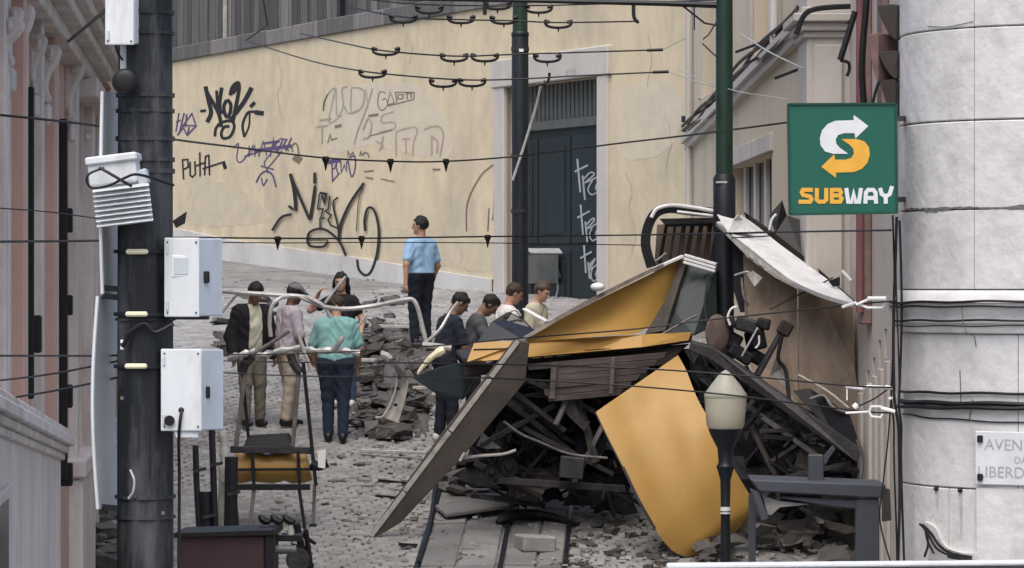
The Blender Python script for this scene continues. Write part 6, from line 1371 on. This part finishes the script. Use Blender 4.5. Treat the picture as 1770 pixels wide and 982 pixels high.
    if cap_m is not None:
        c = SDF(.009); c.ell(HT(hc + np.array((0, -.012, .045))), (.095, .112, .085), .02, HL); c.cap(HT(hc + np.array((-.03, .11, .045))), HT(hc + np.array((.03, .11, .045))), .045, .045, .02)
        def brim(X): q = (X - hb) @ HL + neck - hc; return np.maximum(.038 - q[..., 2], np.where(q[..., 1] > .1, q[..., 2] - .055, -1))
        c.cut(brim); emit("cap", c, cap_m)
    if extra: extra(t, emit, T, HT, hc, hb, HL, sh, el, wr)
    return t
m_eye = mat("eye_dark", (.02, .017, .015), .2)
sk_d = mat("skin_dark_brown", (.09, .05, .035), .55, var=.06); sk_t = mat("skin_tan", (.36, .20, .135), .55, var=.06); sk_f = mat("skin_fair", (.46, .28, .20), .55, var=.06); sk_m = mat("skin_mid_brown", (.20, .115, .078), .55, var=.06)
h_bl = mat("hair_black", (.010, .009, .009), .6, var=.3, scale=60, bump=.5, bscale=120); h_br = mat("hair_brown", (.04, .026, .018), .6, var=.3, scale=60, bump=.5, bscale=120); h_lb = mat("hair_light_brown", (.06, .042, .028), .6, var=.3, scale=60)
c_teal = cloth("teal_cotton", (.20, .40, .385)); c_navy = cloth("navy_denim", (.018, .028, .052)); c_khaki = cloth("khaki_twill", (.15, .135, .105)); c_cream = cloth("cream_shirt", (.50, .50, .40)); c_blackj = cloth("black_jacket", (.012, .012, .015))
c_lav = cloth("lavender_grey_shirt", (.40, .375, .42)); c_beige = cloth("beige_twill", (.37, .325, .26)); c_sky = cloth("light_blue_uniform", (.26, .43, .62)); c_dnavy = cloth("dark_navy_uniform", (.010, .013, .022)); c_grey = cloth("grey_tshirt", (.075, .078, .088)); c_dk = cloth("dark_blue_tshirt", (.015, .019, .03))
c_white = cloth("white_shirt", (.62, .60, .58)); c_ecru = cloth("ecru_top", (.46, .43, .34)); c_jean = cloth("blue_jeans", (.045, .075, .13)); sh_b = mat("black_shoe", (.012, .012, .013), .4); sh_w = mat("white_trainer", (.6, .6, .58), .6); c_hat = cloth("grey_hat", (.16, .16, .165))

person("man in teal t-shirt and dark jeans seen from behind", 580, 40.0, 2, 1.76, sk_t, h_br, c_teal, c_navy, sh_b, lean=7, hpitch=30, build=1.12, sleeve=.8,
       arms=(((-.09, .03, -.28), (-.05, .16, -.50)), ((.09, .03, -.28), (.05, .16, -.50))), feet=((-.09, .05), (.09, -.04)))
person("man in an open black jacket over a cream shirt and khaki trousers", 434, 41.0, 152, 1.76, sk_m, h_bl, c_cream, c_khaki, sh_b, lean=4, hpitch=24, hyaw=-8, jacket=c_blackj, feet=((-.12, 0), (.12, .1)), arms=(((-.10, -.02, -.29), (-.10, .05, -.54)), ((.10, -.02, -.29), (.10, .06, -.54))))
person("man in lavender grey shirt, beige trousers and a grey hat", 496, 41.0, 62, 1.74, sk_d, h_bl, c_lav, c_beige, sh_b, lean=5, hpitch=16, cap_m=c_hat, sleeve=.9, feet=((-.09, .08), (.09, -.06)), build=1.05, arms=(((-.06, .0, -.29), (-.04, .10, -.53)), ((.07, .03, -.29), (.05, .14, -.52))))
person("woman with long dark hair and black top, hand raised to her mouth", 590, 42.3, 188, 1.68, sk_f, h_bl, c_blackj, c_jean, sh_w, hair_long=True, hpitch=6, build=.92, sleeve=.5, arms=(((-.13, .02, -.26), (-.12, .14, -.46)), ((.24, .10, -.12), (.12, .17, .08))), feet=((-.14, -.02), (.08, .05)))
person("police officer in light blue shirt and dark trousers standing by the wall", 728, 47.0, -38, 1.80, sk_t, h_bl, c_sky, c_dnavy, sh_b, hyaw=-38, sleeve=.7, belt=True, build=1.02, arms=(((-.12, -.06, -.28), (-.16, -.10, -.52)), ((.10, .0, -.29), (.07, .10, -.54))), feet=((-.11, 0), (.11, .02)))
person("black haired man in dark t-shirt, leftmost of four people behind the wreck", 769, 40.0, 66, 1.80, sk_m, h_bl, c_dk, c_dnavy, sh_w, lean=10, hpitch=26, hyaw=10, sleeve=.8, feet=((-.10, -.03), (.10, .05)), arms=(((-.05, .08, -.28), (.02, .28, -.42)), ((.06, .08, -.28), (-.02, .28, -.42))))
person("man in grey t-shirt looking down, second of four people behind the wreck", 812, 40.3, 88, 1.76, sk_m, h_bl, c_grey, c_dnavy, sh_b, lean=14, hpitch=34, sleeve=.8, build=1.08, arms=(((-.05, .12, -.26), (.02, .30, -.36)), ((.06, .12, -.26), (-.02, .30, -.36))))
person("man in white shirt with cropped brown hair behind the dark glass", 868, 41.0, 76, 1.75, sk_t, h_br, c_white, c_navy, sh_b, lean=9, hpitch=16, sleeve=1.6, build=1.05, arms=(((-.05, .12, -.26), (.02, .32, -.34)), ((.06, .12, -.26), (-.02, .32, -.34))))
person("woman in ecru top with tied back hair, before the dark portal", 922, 41.6, 118, 1.68, sk_f, h_lb, c_ecru, c_navy, sh_b, lean=6, hpitch=20, build=.92, sleeve=1.2,
       extra=lambda t, emit, T, HT, hc, hb, HL, sh, el, wr: emit("hair_bun", SDF(.008).ell(HT(hc + np.array((0, -.09, .07))), (.045, .045, .045)), h_lb))
